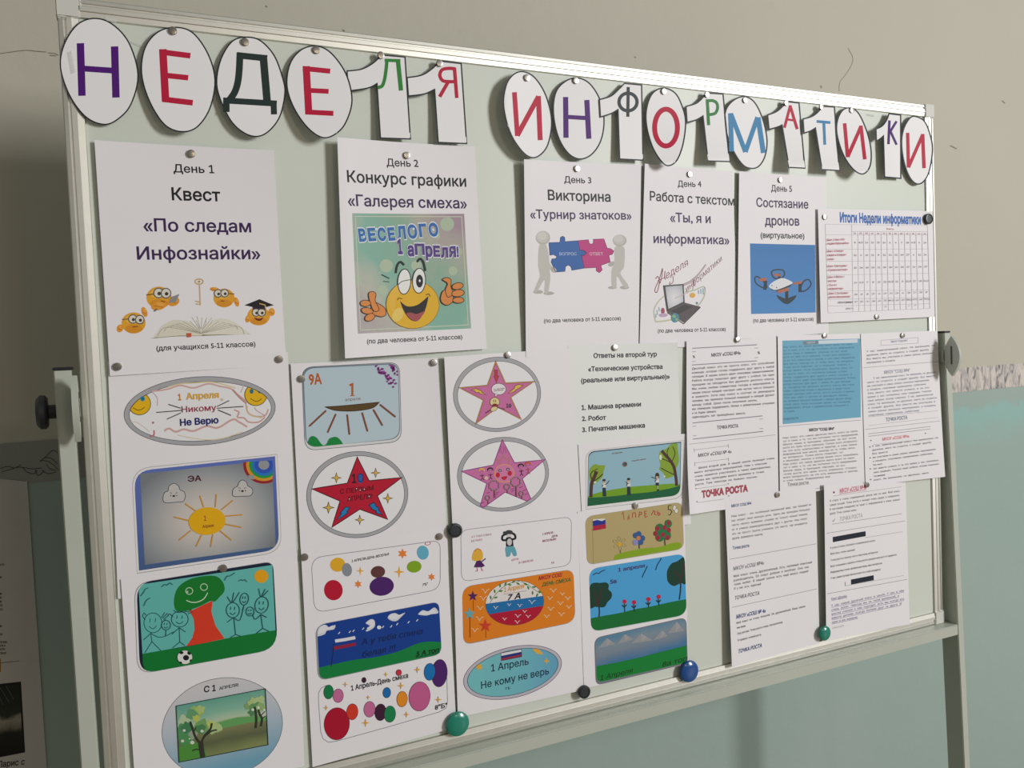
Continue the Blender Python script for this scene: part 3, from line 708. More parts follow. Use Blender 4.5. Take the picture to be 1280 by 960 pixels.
q = p.sub('thumb_up_hand'); fist(q, [(785, 490), (800, 470), (840, 480), (850, 530), (820, 555), (790, 545), (779, 520)], [(790, 410), (812, 398), (838, 410), (838, 450), (850, 490), (820, 510), (806, 470), (818, 432)], [(876, 447, 32, 19, -12), (878, 487, 36, 20, -8), (880, 527, 32, 17, 0)])
S.part('caption_lettering', V8).text('(по два человека от 5-11 классов)', (360, 775), (905, 748), 26, BLK, .02, res=2)
S.finish()

# --- day 3
S = Sheet('poster', 'Day 3 poster with two pale figures carrying blue and pink puzzle pieces', 'poster', GP,
          [(655, 199), (801.5, 206), (798, 440), (657.5, 447)], .0022, lambda u, v: .012 * (1 - u) ** 2 * (1 - .7 * v) + .003 * u * u * (1 - v))
p = S.part('heading_lettering', W1)
p.text('День 3', (380, 222), (578, 228), 46, BLK, .018, res=4); p.text('Викторина', (262, 348), (718, 361), 72, BLK, .02, res=4); p.text('«Турнир знатоков»', (133, 482), (870, 491), 62, PUR, .018, res=4)
FIG, FIG2 = '#bcb9b2', '#adaaa3'
for nm, head, tor, arm, feet in (('pale_figure', (225, 158, 52, 50), [(200, 212), (245, 205), (268, 290), (275, 400), (278, 460), (262, 555), (236, 558), (238, 470), (222, 482), (182, 550), (160, 545), (190, 470), (203, 430), (190, 350)], [(235, 235), (250, 310), (272, 365), (310, 402)], [(190, 552, 36, 14), (267, 562, 39, 13)]),
                                 ('pale_figure', (783, 178, 50, 43), [(748, 228), (812, 224), (820, 300), (812, 375), (790, 420), (845, 505), (818, 522), (765, 440), (758, 518), (728, 515), (724, 400), (745, 330)], [(798, 245), (792, 305), (760, 332), (712, 352)], [(730, 521, 32, 11), (818, 520, 33, 13)])):
    p = S.part(nm, W2)
    for f in feet: p.ell(*f, FIG2)
    p.poly(tor, FIG, True); p.ell(*head, '#b1aea7'); p.ell(head[0] - 4, head[1] - 5, head[2] * .88, head[3] * .86, '#bfbcb6'); p.ell(head[0] - 8, head[1] - 12, head[2] * .66, head[3] * .6, '#c8c5c0')
p = S.part('puzzle_piece', W1)
p.pol([(268, 660), (348, 657), (352, 622), (368, 612), (384, 622), (385, 652), (480, 645), (495, 715), (520, 714), (541, 733), (524, 752), (505, 750), (525, 845), (435, 860), (427, 832), (406, 822), (389, 834), (385, 868), (318, 873), (284, 800), (290, 778), (318, 775), (326, 760), (302, 746), (275, 750)], '#2e5fa3', 4, '#263c70')
p.text('ВОПРОС', (345, 752), (470, 751), 22, '#b9c6d8', res=2)
p = S.part('puzzle_piece', W1)
p.pol([(480, 645), (555, 638), (562, 664), (578, 672), (591, 662), (592, 635), (668, 632), (692, 700), (716, 702), (740, 720), (730, 744), (705, 750), (714, 800), (646, 825), (656, 858), (635, 878), (613, 864), (612, 840), (525, 845), (505, 750), (524, 752), (541, 733), (520, 714), (495, 715)], '#b83a7c', 4, '#7a2a58')
p.text('ОТВЕТ', (565, 752), (662, 751), 22, '#e0c4d2', res=2)
for a in S.parts[1:3]:
    pass
arm = S.part('figure_arm', W2); arm.line([(235, 235), (250, 310), (272, 362), (312, 402)], 24, FIG, True); arm.ell(302, 392, 24, 18, FIG2, 40)
arm = S.part('figure_arm', W2); arm.line([(798, 245), (793, 305), (765, 332), (718, 348)], 24, FIG, True); arm.ell(722, 350, 24, 16, FIG2, -30)
S.part('caption_lettering', W2).text('(по два человека от 5-11 классов)', (232, 776), (792, 757), 28, BLK, .02, res=2)
S.finish()

# --- day 4
S = Sheet('poster', 'Day 4 poster with a laptop and red script lettering', 'poster', GP,
          [(806, 204.5), (916, 214), (922.5, 430), (799.3, 437)], .0022, lambda u, v: .006 * (1 - u) ** 2 * (1 - v))
p = S.part('heading_lettering', W3)
p.text('День 4', (333, 194), (505, 196), 44, BLK, .018, res=4); p.text('Работа с текстом', (130, 294), (746, 331), 66, BLK, .018, res=4)
p.text('«Ты, я и', (277, 449), (573, 459), 66, PUR, .018, res=4); p.text('информатика»', (157, 603), (709, 613), 64, PUR, .018, res=4)
p = S.part('script_lettering', W4)
SCR = '#87394a'
p.line([(150, 300), (165, 285), (175, 320), (160, 385), (146, 370), (175, 300), (195, 235), (190, 290), (178, 330)], 5, SCR, True); p.line([(165, 312), (190, 300), (215, 290)], 4, SCR, True); p.line([(212, 250), (208, 285), (215, 305)], 5, SCR, True)
p.text('еделя', (222, 300), (368, 208), 44, SCR, -.004, .35, res=4); p.line([(262, 280), (262, 320), (240, 335), (245, 318)], 4, SCR, True)
p.text('информатики', (350, 385), (583, 178), 36, '#7c3a44', -.006, .35, res=4)
p.line([(395, 310), (392, 345), (388, 372)], 3, '#7c3a44', True)
p = S.part('laptop_picture', W4)
p.line([(330, 335), (380, 310), (430, 265), (472, 208)], 10, '#aaa0a2', True); p.line([(330, 345), (385, 318), (425, 285)], 5, '#b58a90', True)
p.line([(205, 410), (165, 450), (140, 505), (150, 575)], 8, '#b7bfa8', True); p.line([(150, 575), (200, 570), (260, 560)], 10, '#c2bfa0', True); p.line([(340, 385), (400, 372), (460, 350), (465, 400), (440, 450), (400, 490)], 8, '#b3bba3', True)
for x, y, h in ((160, 500, 30), (172, 480, 26), (152, 525, 24), (425, 372, 24), (440, 365, 30), (455, 360, 40), (466, 352, 20)): p.line([(x, y), (x + 2, y + h)], 7, '#8fb0bd')
p.ell(197, 505, 12, 20, '#a05560'); p.ell(387, 405, 18, 16, '#d6a848'); p.ell(415, 455, 7, 8, '#5f7f96'); p.ell(200, 532, 28, 12, '#b9a0bd')
q = p.sub('laptop'); q.poly([(198, 342), (330, 332), (337, 452), (222, 508)], '#454648'); q.poly([(212, 350), (322, 341), (328, 446), (232, 493)], ramp_mat('screen_blend', [(0, '#dcdcdc'), (.5, '#c9cacf'), (1, '#a4a9b2')], 'rad', q.pl((270, 420)), q.pl((215, 345))))
q.line([(272, 425), (330, 400), (360, 388)], 4, '#c3a2b8'); q.poly([(222, 508), (337, 452), (437, 478), (332, 580)], '#575052'); q.poly([(245, 508), (335, 465), (390, 478), (300, 525)], '#3f3c3e'); q.line([(225, 515), (330, 588), (437, 482)], 5, '#333133')
q = p.sub('globe'); q.ell(275, 549, 26, 30, '#4a8a9a'); q.ell(268, 540, 12, 10, '#8aab78', 20); q.ell(284, 560, 9, 8, '#8aab78')
S.part('caption_lettering', W4).text('(по два человека от 5-11 классов)', (165, 644), (600, 633), 24, BLK, .02, res=2)
S.finish()

# --- day 5
S = Sheet('poster', 'Day 5 poster with a white drone on a blue picture', 'poster', GP,
          [(924, 214), (1032.5, 222), (1036, 416.5), (921.5, 424)], .0026, lambda u, v: .004 * (1 - u) ** 2 + .004 * (1 - v) ** 2 * u)
p = S.part('heading_lettering', V4)
p.text('День 5', (336, 716), (440, 719), 31, BLK, .018, res=4); p.text('Состязание', (262, 793), (522, 803), 44, PUR, .018, res=4); p.text('дронов', (305, 885), (477, 888), 46, PUR, .018, res=4)
p.text('(виртуальное)', (283, 949), (502, 953), 28, BLK, .02, res=3)
p = S.part('drone_picture', W4); p.poly([(755, 73), (1172, 83), (1176, 515), (762, 525)], ramp_mat('drone_sky', [(0, '#3a74b0'), (1, '#4a84bd')], 'lin', p.pl((960, 80)), p.pl((960, 520))))
q = p.sub('drone'); DKG = '#2b3a44'
for r in ([(850, 360), (800, 335), (785, 300), (800, 285), (835, 310), (862, 345)], [(905, 290), (892, 258), (915, 243), (960, 243), (976, 262), (965, 290), (935, 300)], [(1078, 360), (1100, 315), (1130, 305), (1145, 335), (1120, 368), (1088, 380)]): q.line(r, 9, DKG, True, True)
q.poly([(925, 405), (965, 420), (990, 425), (1050, 405), (1035, 435), (992, 462), (950, 440)], DKG, True)
for a, b in (((855, 310), (850, 370)), ((940, 265), (945, 300)), ((1075, 330), (1075, 385)), ((990, 370), (990, 430))): q.line([a, b], 20, '#27333c')
q.poly([(878, 352), (905, 320), (965, 297), (1028, 330), (1010, 350), (930, 378), (895, 372)], '#2a333a'); q.poly([(876, 345), (905, 318), (962, 295), (1026, 322), (1005, 340), (925, 370), (890, 362)], '#d3d6da', True)
q.ell(925, 356, 4, 4, '#555a60'); q.ell(895, 343, 4, 4, '#555a60')
for pp in ([(810, 300), (860, 290), (862, 312), (815, 318)], [(905, 265), (950, 268), (950, 285), (908, 282)], [(1030, 325), (1090, 312), (1085, 330), (1035, 338)], [(930, 375), (1000, 355), (1005, 375), (935, 395)]): q.poly(pp, '#a8644e')
S.part('caption_lettering', W4).text('(по два человека от 5-11 классов)', (775, 579), (1162, 568), 24, BLK, .02, res=2)
S.finish()

# --- results table
S = Sheet('results_sheet', 'landscape results sheet with a blue title and a red and grey table', 'results sheet', None,
          [(1022.3, 260.6), (1166, 264), (1168.5, 396), (1026, 403.5)], .0058, lambda u, v: .003 * (1 - u) ** 2)
p = S.part('title_lettering', W5); p.text('Итоги Недели информатики', (290, 276), (880, 291), 66, '#3f68a8', .05, res=3)
p = S.part('table', W5); GR = '#a7a3a8'
def lerp(a, b, t): return (a[0] + (b[0] - a[0]) * t, a[1] + (b[1] - a[1]) * t)
LT, LB, RT, RB = (183, 293), (203, 938), (926, 303), (943, 905)
lev = [(0, 0), (.119, .112), (.282, .281), (.417, .424), (.573, .576), (.755, .776), (.848, .867), (.922, .942), (1, 1)]
for a, b in lev: p.line([lerp(LT, LB, a), lerp(RT, RB, b)], 2, GR)
p.line([(375, 345), (926, 347)], 2, GR); p.line([LT, LB], 2, GR); p.line([RT, RB], 2, GR)
cx0, cx1 = lerp(LT, RT, .26), lerp(LB, RB, .25)
for k in range(14):
    t = .26 + .74 * k / 13 if k < 13 else 1
    a, b = lerp(LT, RT, .26 + .74 * k / 13), lerp(LB, RB, .245 + .755 * k / 13)
    p.line([lerp(a, b, .085 if k else 0), b], 2, GR)
RED = '#b5596a'
p.text('Классы', (630, 333), (683, 333), 13, RED, res=1)
def cell(r, k): return lerp(lerp(lerp(LT, RT, .26), lerp(LB, RB, .245), r), lerp(RT, RB, r), (k + .5) / 13)
for k, t in enumerate('5А 5Б 5В 6А 6Б 7А 7Б 8А 8Б 9А 9Б 10 11'.split()):
    x, y = cell(.105, k); p.text(t, (x - 9, y + 2), (x + 9, y + 2), 12, RED, res=1)
rows = [(.205, '8 8,5 16 20 15 16 6 6 9 18 9,5 6 20'), (.35, '12 6 20 12 8 12 12 11 14 17 6 12 16'), (.495, '15 14 14 14 11 18 18 20 13 17 20 14 17'), (.665, '20 6,5 7 8 20 13 16,5 12 5 12,5 15 18 16,5'),
        (.80, '14 8 8 10 6 20 20 16 6 14 10 14 8'), (.885, '69 55 66 68 60 75 80,5 63 49 78,5 67,5 64 79,5')]
for r, t in rows:
    for k, w in enumerate(t.split()):
        x, y = cell(r, k); hw = 5 * len(w); p.text(w, (x - hw, y + 6), (x + hw, y + 6), 13, '#5c5c62', res=1)
for k, t in ((5, '3'), (9, '2'), (10, '4')):
    x, y = cell(.955, k); p.text(t, (x - 4, y + 5), (x + 4, y + 5), 13, '#5c5c62', res=1)
for t, x, y, w in (('День 1. Квест «По', 192, 413, 130), ('следам Инфознайки»', 192, 440, 160), ('День 2. Конкурс', 194, 495, 120), ('графики «Галерея', 195, 524, 135), ('смеха»', 196, 553, 48), ('День 3. Викторина', 196, 604, 140), ('«Турнир знатоков»', 197, 632, 145),
                   ('День 4. Работа с', 198, 683, 120), ('текстом', 200, 712, 60), ('«Ты, я и', 202, 741, 60), ('информатика»', 203, 768, 108), ('День 5. Состязание', 205, 802, 140), ('дронов (виртуальное)', 206, 828, 155)):
    p.text(t, (x, y), (x + w, y - w * .03), 14, RED, .02, res=1)
p.text('Итого баллов', (277, 868), (378, 864), 14, '#4a4a50', .02, res=1); p.text('Место', (335, 912), (380, 909), 13, '#5c5c62', res=1)
S.finish()

# --- answers
S = Sheet('answer_sheet', 'sheet listing the three answers of the second round in bold type', 'answer sheet', None,
          [(710, 432), (847.5, 428), (856.5, 640), (722.5, 652)], .0042, lambda u, v: .006 * u ** 3 * (1 - v) ** 6, PAPER_W)
p = S.part('printed_lettering', W6); A = '#25282b'
for t, a, b in (('Ответы на второй тур', (268, 304), (775, 290)), ('«Технические устройства', (225, 411), (820, 390)), ('(реальные или виртуальные)»', (168, 503), (878, 468)),
                ('1. Машина времени', (172, 720), (648, 690)), ('2. Робот', (175, 808), (368, 797)), ('3. Печатная машинка', (178, 897), (680, 859))):
    p.text(t, a, b, 37, A, .032, res=3)
S.finish()

# ------------------------------------------------------------------ sheets with pupils' badge drawings
X5, X6, X7, X8 = (120, 430, 4.923), (140, 550, 5.333), (140, 680, 5.333), (140, 780, 5.333)
Y1, Y2, Y3, Y4 = (350, 430, 5.565), (350, 550, 5.565), (370, 660, 5.565), (370, 780, 5.333)
Y5, Y6, Y7, Y8 = (540, 420, 6.4), (540, 530, 6.4), (550, 640, 6.4), (560, 740, 6.4)
Z1, Z2, Z3 = (710, 540, 7.111), (710, 620, 7.111), (710, 740, 7.111)
GD = 'sheets of April badge drawings'
def rq(c, r, n=6):
    """quadrilateral with rounded corners: r = radius (px) per corner"""
    out = []
    for i in range(4):
        p = np.array(c[i], float); a = np.array(c[i - 1], float) - p; b = np.array(c[(i + 1) % 4], float) - p
        if r[i] == 0: out.append(tuple(p)); continue
        a = p + a / np.linalg.norm(a) * r[i]; b = p + b / np.linalg.norm(b) * r[i]
        out += [tuple((1 - t) ** 2 * a + 2 * t * (1 - t) * p + t * t * b) for t in [k / n for k in range(n + 1)]]
    return out
def ring_badge(p, cx, cy, rx, ry, rot, w, fill='#dfdedf', band='#a3a3a6', edge='#5f6068'):
    p.ell(cx, cy, rx, ry, edge, rot, 56); p.ell(cx, cy, rx - 4, ry - 4, band, rot, 56)
    p.ell(cx + w * .12, cy + w * .10, rx - w, ry - w, edge, rot, 56); p.ell(cx + w * .12, cy + w * .10, rx - w - 4, ry - w - 4, fill, rot, 56)
def sparkle(p, cx, cy, R, col, oc=None, keep=False):
    pts = starp(cx, cy, R, R * .27, 4)
    if oc: p.poly(starp(cx, cy, R * 1.35, R * .42, 4), oc)
    p.poly(pts, col, keep=keep)
def gull(p, x, y, s, col, w=4): p.line([(x - s, y - s * .5), (x - s * .55, y - s * .45), (x, y + s * .5), (x + s * .45, y - s * .25), (x + s * 1.05, y - s * .5)], w, col, keep=True)

# --- sheet with the smiley oval and the sun
S = Sheet('drawing_sheet', 'drawing sheet with a scribbled oval badge above a smiling sun picture', 'drawing sheet', GD, [(134.5, 451.5), (359.8, 440), (372.5, 735), (147.5, 748.5)], .0030, None)
p = S.part('oval_badge', X5); ring_badge(p, 638, 412, 468, 212, -3.5, 28)
IN = ellp(641, 414, 438, 182, -3.5, 56)
q = p.sub('pencil_scribbles')
for pts, c, w in (([(345, 290), (400, 285), (450, 275), (520, 255), (600, 270), (690, 245), (760, 260), (830, 275), (870, 310), (915, 350), (935, 420), (980, 445), (1040, 440), (1060, 400)], '#c9a59c', 10), ([(840, 280), (880, 325), (925, 365)], '#b98a86', 12),
                  ([(345, 295), (375, 330), (378, 380)], '#c4a5ab', 6), ([(420, 535), (450, 520), (490, 540), (540, 525), (600, 535), (680, 505), (750, 515), (840, 465), (880, 480), (930, 510)], '#c7a29c', 12), ([(330, 570), (355, 560), (357, 530)], '#b46a72', 9),
                  ([(850, 405), (880, 420), (870, 450), (910, 455), (940, 480), (1000, 480), (1040, 450)], '#c59c94', 9), ([(440, 265), (520, 245), (600, 240), (720, 235), (860, 270)], '#d3c08e', 6), ([(500, 560), (600, 580), (700, 590), (800, 575), (900, 540)], '#cfc39c', 5),
                  ([(930, 380), (940, 430), (1020, 455)], '#d0b88a', 6), ([(975, 390), (990, 410), (1040, 440)], '#c19aa4', 5), ([(895, 240), (905, 260), (890, 300)], '#c2a8ac', 4), ([(215, 480), (260, 485), (330, 540)], '#d0c0b8', 4)): q.line(pts, w, c, True)
q.ell(351, 484, 7, 7, '#b46a72'); q.ell(775, 342, 9, 8, '#c9b49e')
q = p.sub('drawn_smiley'); f = clip(ellp(268, 368, 68, 68, 0, 40), IN); q.pol(f, '#dcae14', 4, '#4c4526'); q.ell(287, 337, 14, 16, '#1e86a8'); q.ell(287, 337, 6, 7, '#185a70'); q.line([(228, 392), (255, 406), (280, 402), (300, 388)], 4, '#5c4c14', True)
q = p.sub('drawn_smiley'); f = clip(ellp(983, 313, 68, 66, 0, 40), IN); q.pol(f, '#dcae14', 4, '#4c4526'); q.ell(957, 291, 12, 15, '#1e6f86'); q.poly(clip(ellp(1008, 290, 13, 13), IN), '#274f80'); q.line([(950, 335), (980, 352), (1003, 348), (1020, 336)], 4, '#5c4c14', True)
q = p.sub('lettering'); q.text('1', (506, 346), (525, 345), 38, '#c07a2a', .03); q.text('Апреля', (555, 341), (757, 330), 38, '#d2a23c', .032); q.text('Никому', (528, 421), (741, 408), 37, '#96264a', .01); q.text('Не Верю', (518, 503), (755, 486), 40, '#141d66', .032)
for a, b in (((445, 371), (522, 395)), ((371, 421), (530, 408)), ((437, 462), (522, 424)), ((745, 384), (820, 348)), ((745, 395), (907, 384)), ((750, 405), (831, 439))): q.line([a, b], 5, '#26262e')
p = S.part('sun_picture', X6)
p.poly(rq([(128, 190), (1102, 93), (1134, 748), (166, 892)], [135, 0, 120, 0]), '#a9a6a6'); p.poly(rq([(132, 194), (1100, 97), (1130, 744), (168, 886)], [130, 0, 118, 0]), '#dddada')
p.poly(rq([(146, 208), (1087, 108), (1116, 730), (180, 871)], [118, 0, 105, 0]), ramp_mat('badge_blue', [(0, '#5a6cb4'), (.5, '#5566a2'), (1, '#3f5a80')], 'lin', p.pl((600, 120)), p.pl((640, 830))))
p.poly(clip([(188, 225), (1065, 135), (1092, 710), (219, 832)], rq([(146, 208), (1087, 108), (1116, 730), (180, 871)], [118, 0, 105, 0])), ramp_mat('badge_glow', [(0, '#cfc6bb'), (.35, '#bfb9b2'), (.75, '#93979a'), (1, '#74797e')], 'rad', p.pl((640, 520)), p.pl((1150, 520)), sq=1.25))
q = p.sub('rainbow'); RC = (1012, 165)
def arc_band(r): return [(min(1071, x), max(146 - (x - 900) * .06, y)) for x, y in ellp(RC[0], RC[1], r, r * .92, 0, 64)]
for r, c in ((137, '#8f2026'), (118, '#c9902c'), (98, '#1f8f3c'), (80, '#2470b8'), (62, '#2a4fb0')): q.poly(arc_band(r), c)
q.poly(arc_band(36), '#8e9294'); q.poly([(905, 236), (945, 232), (950, 262), (915, 262)], '#8e9294')
q = p.sub('lettering'); q.text('ЭА', (505, 278), (597, 271), 37, '#4a2030', .032)
for cl, fx, fy in ([(352, 416), (341, 380), (352, 350), (374, 338), (380, 308), (412, 289), (442, 305), (454, 332), (480, 345), (489, 375), (476, 408), (440, 413)], 412, 368), ([(812, 375), (803, 345), (815, 320), (836, 308), (848, 280), (870, 267), (895, 280), (905, 305), (930, 320), (938, 345), (922, 370), (880, 374)], 869, 335):
    q = p.sub('cloud'); q.pol(cl, '#b9b6b2', 4, '#3a4654', True); q.ell(fx, fy + 5, 9, 7, '#3a2830'); 
    for s in (-1, 1): q.line([(fx + s * 12, fy - 14), (fx + s * 26, fy - 17)], 4, '#4a4a52'); q.ell(fx + s * 20, fy + 2, 4, 4, '#4a4a52')
q = p.sub('sun')
for a, b in (((487, 424), (556, 472)), ((585, 371), (611, 447)), ((695, 361), (688, 448)), ((806, 402), (728, 465)), ((755, 507), (868, 498)), ((752, 560), (864, 582)), ((720, 605), (796, 667)), ((672, 628), (657, 712)), ((596, 634), (560, 710)), ((525, 603), (446, 667)), ((411, 512), (512, 537))): q.line([a, b], 8, '#c48a28')
q.ell(634, 540, 123, 92, '#dba60f', -6, 40); q.text('1', (612, 538), (628, 537), 34, '#8a4a1a', .02); q.text('Апреля', (603, 586), (678, 578), 20, '#8a4a1a', .032)
S.finish()

# --- sheet with the smiling tree and the landscape
S = Sheet('drawing_sheet', 'drawing sheet with a smiling red and green tree above a blossoming landscape', 'drawing sheet', GD, [(151, 724), (371.5, 691.5), (380.5, 957.5), (171, 1009)], .0048, None)
p = S.part('smiling_tree_picture', X7)
OUTR = rq([(146, 262), (1075, 113), (1106, 700), (168, 872)], [110, 60, 130, 110])
p.poly(OUTR, '#8a8d92'); p.poly(rq([(151, 266), (1072, 117), (1103, 697), (172, 868)], [108, 58, 128, 108]), '#d8d6d6')
NAV = rq([(163, 262), (1072, 117), (1105, 697), (186, 866)], [106, 58, 128, 108]); p.poly(NAV, '#131f38')
p.poly(clip([(176, 272), (1068, 140), (1090, 576), (203, 732)], NAV), '#5fb0a8'); p.poly(clip([(203, 732), (340, 708), (500, 684), (640, 655), (748, 632), (900, 605), (1090, 574), (1096, 700), (230, 866), (206, 800)], NAV), '#08722e')
q = p.sub('tree'); q.poly([(538, 440), (600, 410), (672, 376), (662, 450), (690, 545), (750, 630), (640, 655), (494, 682), (535, 625), (550, 570), (545, 500), (512, 440)], '#cf3a22')
q.poly([(425, 440), (413, 370), (440, 290), (510, 238), (600, 215), (690, 214), (738, 252), (750, 310), (715, 355), (685, 383), (655, 380), (600, 408), (540, 432), (480, 448)], '#0f7328', True)
for c in ((515, 313), (613, 287)): q.ell(c[0], c[1], 23, 22, None, ow=5, oc='#bcd0b4')
q.ell(503, 318, 6, 6, '#bcd0b4'); q.line([(495, 375), (530, 388), (570, 386), (612, 365), (638, 325)], 6, '#c6d8be', True)
p.sub('sun').ell(995, 215, 46, 44, '#db9d14')
INKC = '#17484e'
def kid(cx, cy, rx, ry, body, legs, arms, hair, tilt=0):
    q = p.sub('drawn_child'); q.line(ellp(cx, cy, rx, ry, tilt, 24), 4.5, INKC, closed=True)
    for s in (-.3, .3): q.line([(cx + s * rx, cy - ry * .45), (cx + s * rx - 3, cy - ry * .05)], 4, INKC)
    q.line([(cx - rx * .45, cy + ry * .35), (cx, cy + ry * .6), (cx + rx * .4, cy + ry * .3)], 4, INKC, True)
    for l in (body, *legs, *arms, *hair): q.line(l, 4.5, INKC, len(l) > 2)
kid(273, 525, 60, 66, [(258, 592), (266, 650)], [[(266, 650), (218, 726)], [(266, 650), (326, 710)]], [[(258, 595), (210, 640)], [(260, 596), (310, 620), (360, 612), (410, 585)]], [[(222, 505), (205, 480), (215, 460), (228, 475)], [(330, 490), (352, 455)], [(338, 495), (370, 460)], [(345, 502), (378, 475)]])
kid(452, 500, 56, 52, [(448, 553), (452, 652)], [[(452, 652), (404, 692)], [(452, 652), (486, 676)]], [[(446, 560), (400, 600)], [(450, 558), (490, 585)]], [[(410, 440), (440, 455), (505, 448)], [(505, 455), (530, 435)], [(508, 465), (540, 450)], [(408, 485), (385, 465), (372, 478)]])
kid(360, 540, 30, 32, [(360, 572), (358, 612)], [], [], [[(345, 515), (358, 500)]])
kid(806, 440, 44, 50, [(812, 490), (824, 602)], [[(824, 602), (790, 622)], [(824, 602), (858, 612)]], [[(812, 488), (768, 520)], [(812, 488), (852, 505), (880, 410)]], [[(795, 392), (768, 350)], [(800, 390), (812, 322)], [(806, 390), (850, 320)]])
kid(882, 366, 28, 40, [(882, 406), (870, 440)], [], [], [], 10)
kid(998, 405, 44, 55, [(992, 465), (1005, 560)], [[(1005, 560), (962, 595)], [(1005, 560), (1046, 580)]], [[(994, 468), (955, 500), (938, 470)], [(994, 468), (1032, 488)]], [[(990, 352), (978, 295)], [(996, 350), (1022, 298)], [(1000, 352), (1042, 308)]], 15)
kid(921, 448, 27, 30, [(938, 472), (942, 478)], [], [], [])
q = p.sub('drawn_birds')
for b in ([(192, 345), (215, 315), (222, 300), (243, 290)], [(212, 412), (230, 375), (255, 357)], [(332, 285), (350, 268), (368, 272), (385, 258), (405, 270)], [(750, 242), (768, 212), (785, 212), (820, 190)], [(845, 245), (860, 236), (872, 242), (885, 236), (900, 252)]): q.line(b, 4, INKC, True)
q = p.sub('football'); FB = ellp(485, 753, 49, 45); q.poly(FB, '#d7d5d2')
for c in ((493, 756, 20, 18), (462, 722, 14, 10), (515, 724, 14, 13), (455, 790, 12, 9), (527, 778, 10, 12)): q.poly(clip(ellp(*c), FB), '#16181c')
p = S.part('landscape_badge', X8)
OV = ellp(735, 690, 408, 330, -14, 56); p.poly(OV, '#6e7478'); p.poly(ellp(735, 690, 404, 326, -14, 56), ramp_mat('oval_blue', [(0, '#c4c2c4'), (.4, '#b2bac2'), (1, '#6b9cb2')], 'lin', p.pl((700, 400)), p.pl((760, 960))))
p.sub('lettering').text('С 1', (612, 456), (692, 445), 40, '#1c1c24', .032); p.subs[-1].text('АПРЕЛЯ!', (714, 440), (843, 414), 20, '#1c1c24', .032)
q = p.sub('landscape'); LQ = [(427, 545), (1022, 430), (1040, 803), (447, 920)]
q.poly(LQ, ramp_mat('sky_green', [(0, '#5f9c8b'), (.25, '#7fae98'), (.4, '#a9bd9e'), (.46, '#7d9a62')], 'lin', q.pl((720, 487)), q.pl((750, 860)), .12, 25))
q.poly(clip([(427, 720), (560, 700), (700, 660), (830, 622), (960, 615), (1060, 625), (1060, 930), (420, 930)], LQ), '#5f9a58'); q.poly(clip([(427, 760), (600, 715), (760, 690), (900, 660), (1060, 640), (1060, 930), (420, 930)], LQ), ramp_mat('field_brown', [(0, '#7a7c54'), (.5, '#586044'), (1, '#7d8654')], 'lin', q.pl((740, 690)), q.pl((750, 860)), .4, 30))
q.poly(clip([(430, 830), (520, 780), (600, 800), (640, 890), (440, 930)], LQ), '#4c8a3a')
def leafy(q, spots):
    for x, y, r, c in spots: q.poly(clip(spl([(x + r * (1 + .25 * math.sin(7 * a + x)) * math.cos(a), y + r * (.9 + .2 * math.sin(5 * a + y)) * math.sin(a)) for a in [k * .63 for k in range(10)]], True, 4), LQ), c)
t = p.sub('tree'); leafy(t, [(480, 640, 38, '#a9bd9a'), (560, 590, 45, '#8fae62'), (530, 600, 38, '#5f9468'), (590, 570, 30, '#a3b86e'), (475, 720, 60, '#4f8a5c'), (500, 690, 40, '#3f7a50'), (600, 680, 50, '#6f9c5e'), (590, 700, 35, '#4a7d50'), (680, 690, 45, '#9cb57a'), (660, 670, 30, '#aebd6a'), (700, 690, 32, '#a3ba80'), (485, 770, 45, '#4c8a52'), (540, 740, 30, '#8d9c86'), (560, 630, 25, '#b0bb58')])
for l, w in (([(605, 888), (596, 830), (590, 780)], 34), ([(592, 800), (555, 750), (535, 690), (520, 650)], 16), ([(595, 790), (620, 740), (655, 700), (665, 660)], 14), ([(612, 755), (660, 715), (700, 705)], 10), ([(600, 840), (560, 835), (535, 845)], 8), ([(545, 715), (560, 690)], 8)): t.line(l, w, '#33352c', True)
for c in ((481, 709, 10), (470, 779, 11), (600, 713, 11), (535, 789, 14), (517, 763, 6)): t.ell(c[0], c[1], c[2], c[2] * .85, '#c9d0c0')
t = p.sub('tree'); leafy(t, [(905, 550, 22, '#7f9c62'), (940, 520, 34, '#a2b877'), (985, 510, 34, '#a8bc84'), (960, 555, 38, '#5f8f5c'), (935, 590, 25, '#4c7f52'), (990, 550, 30, '#8aa86c'), (1010, 600, 25, '#b9c2b0')])
for l, w in (([(957, 692), (962, 640), (958, 590), (950, 550)], 15), ([(992, 680), (1000, 630), (985, 600), (975, 570)], 13), ([(1000, 625), (1027, 612)], 7), ([(995, 605), (1020, 580)], 6)): t.line(l, w, '#33352c', True)
for c in ((938, 570, 9), (975, 556, 9), (1015, 572, 8)): t.ell(c[0], c[1], c[2], c[2], '#d0d6c8')
p.line(LQ, 5, '#20302c', closed=True)
S.finish()

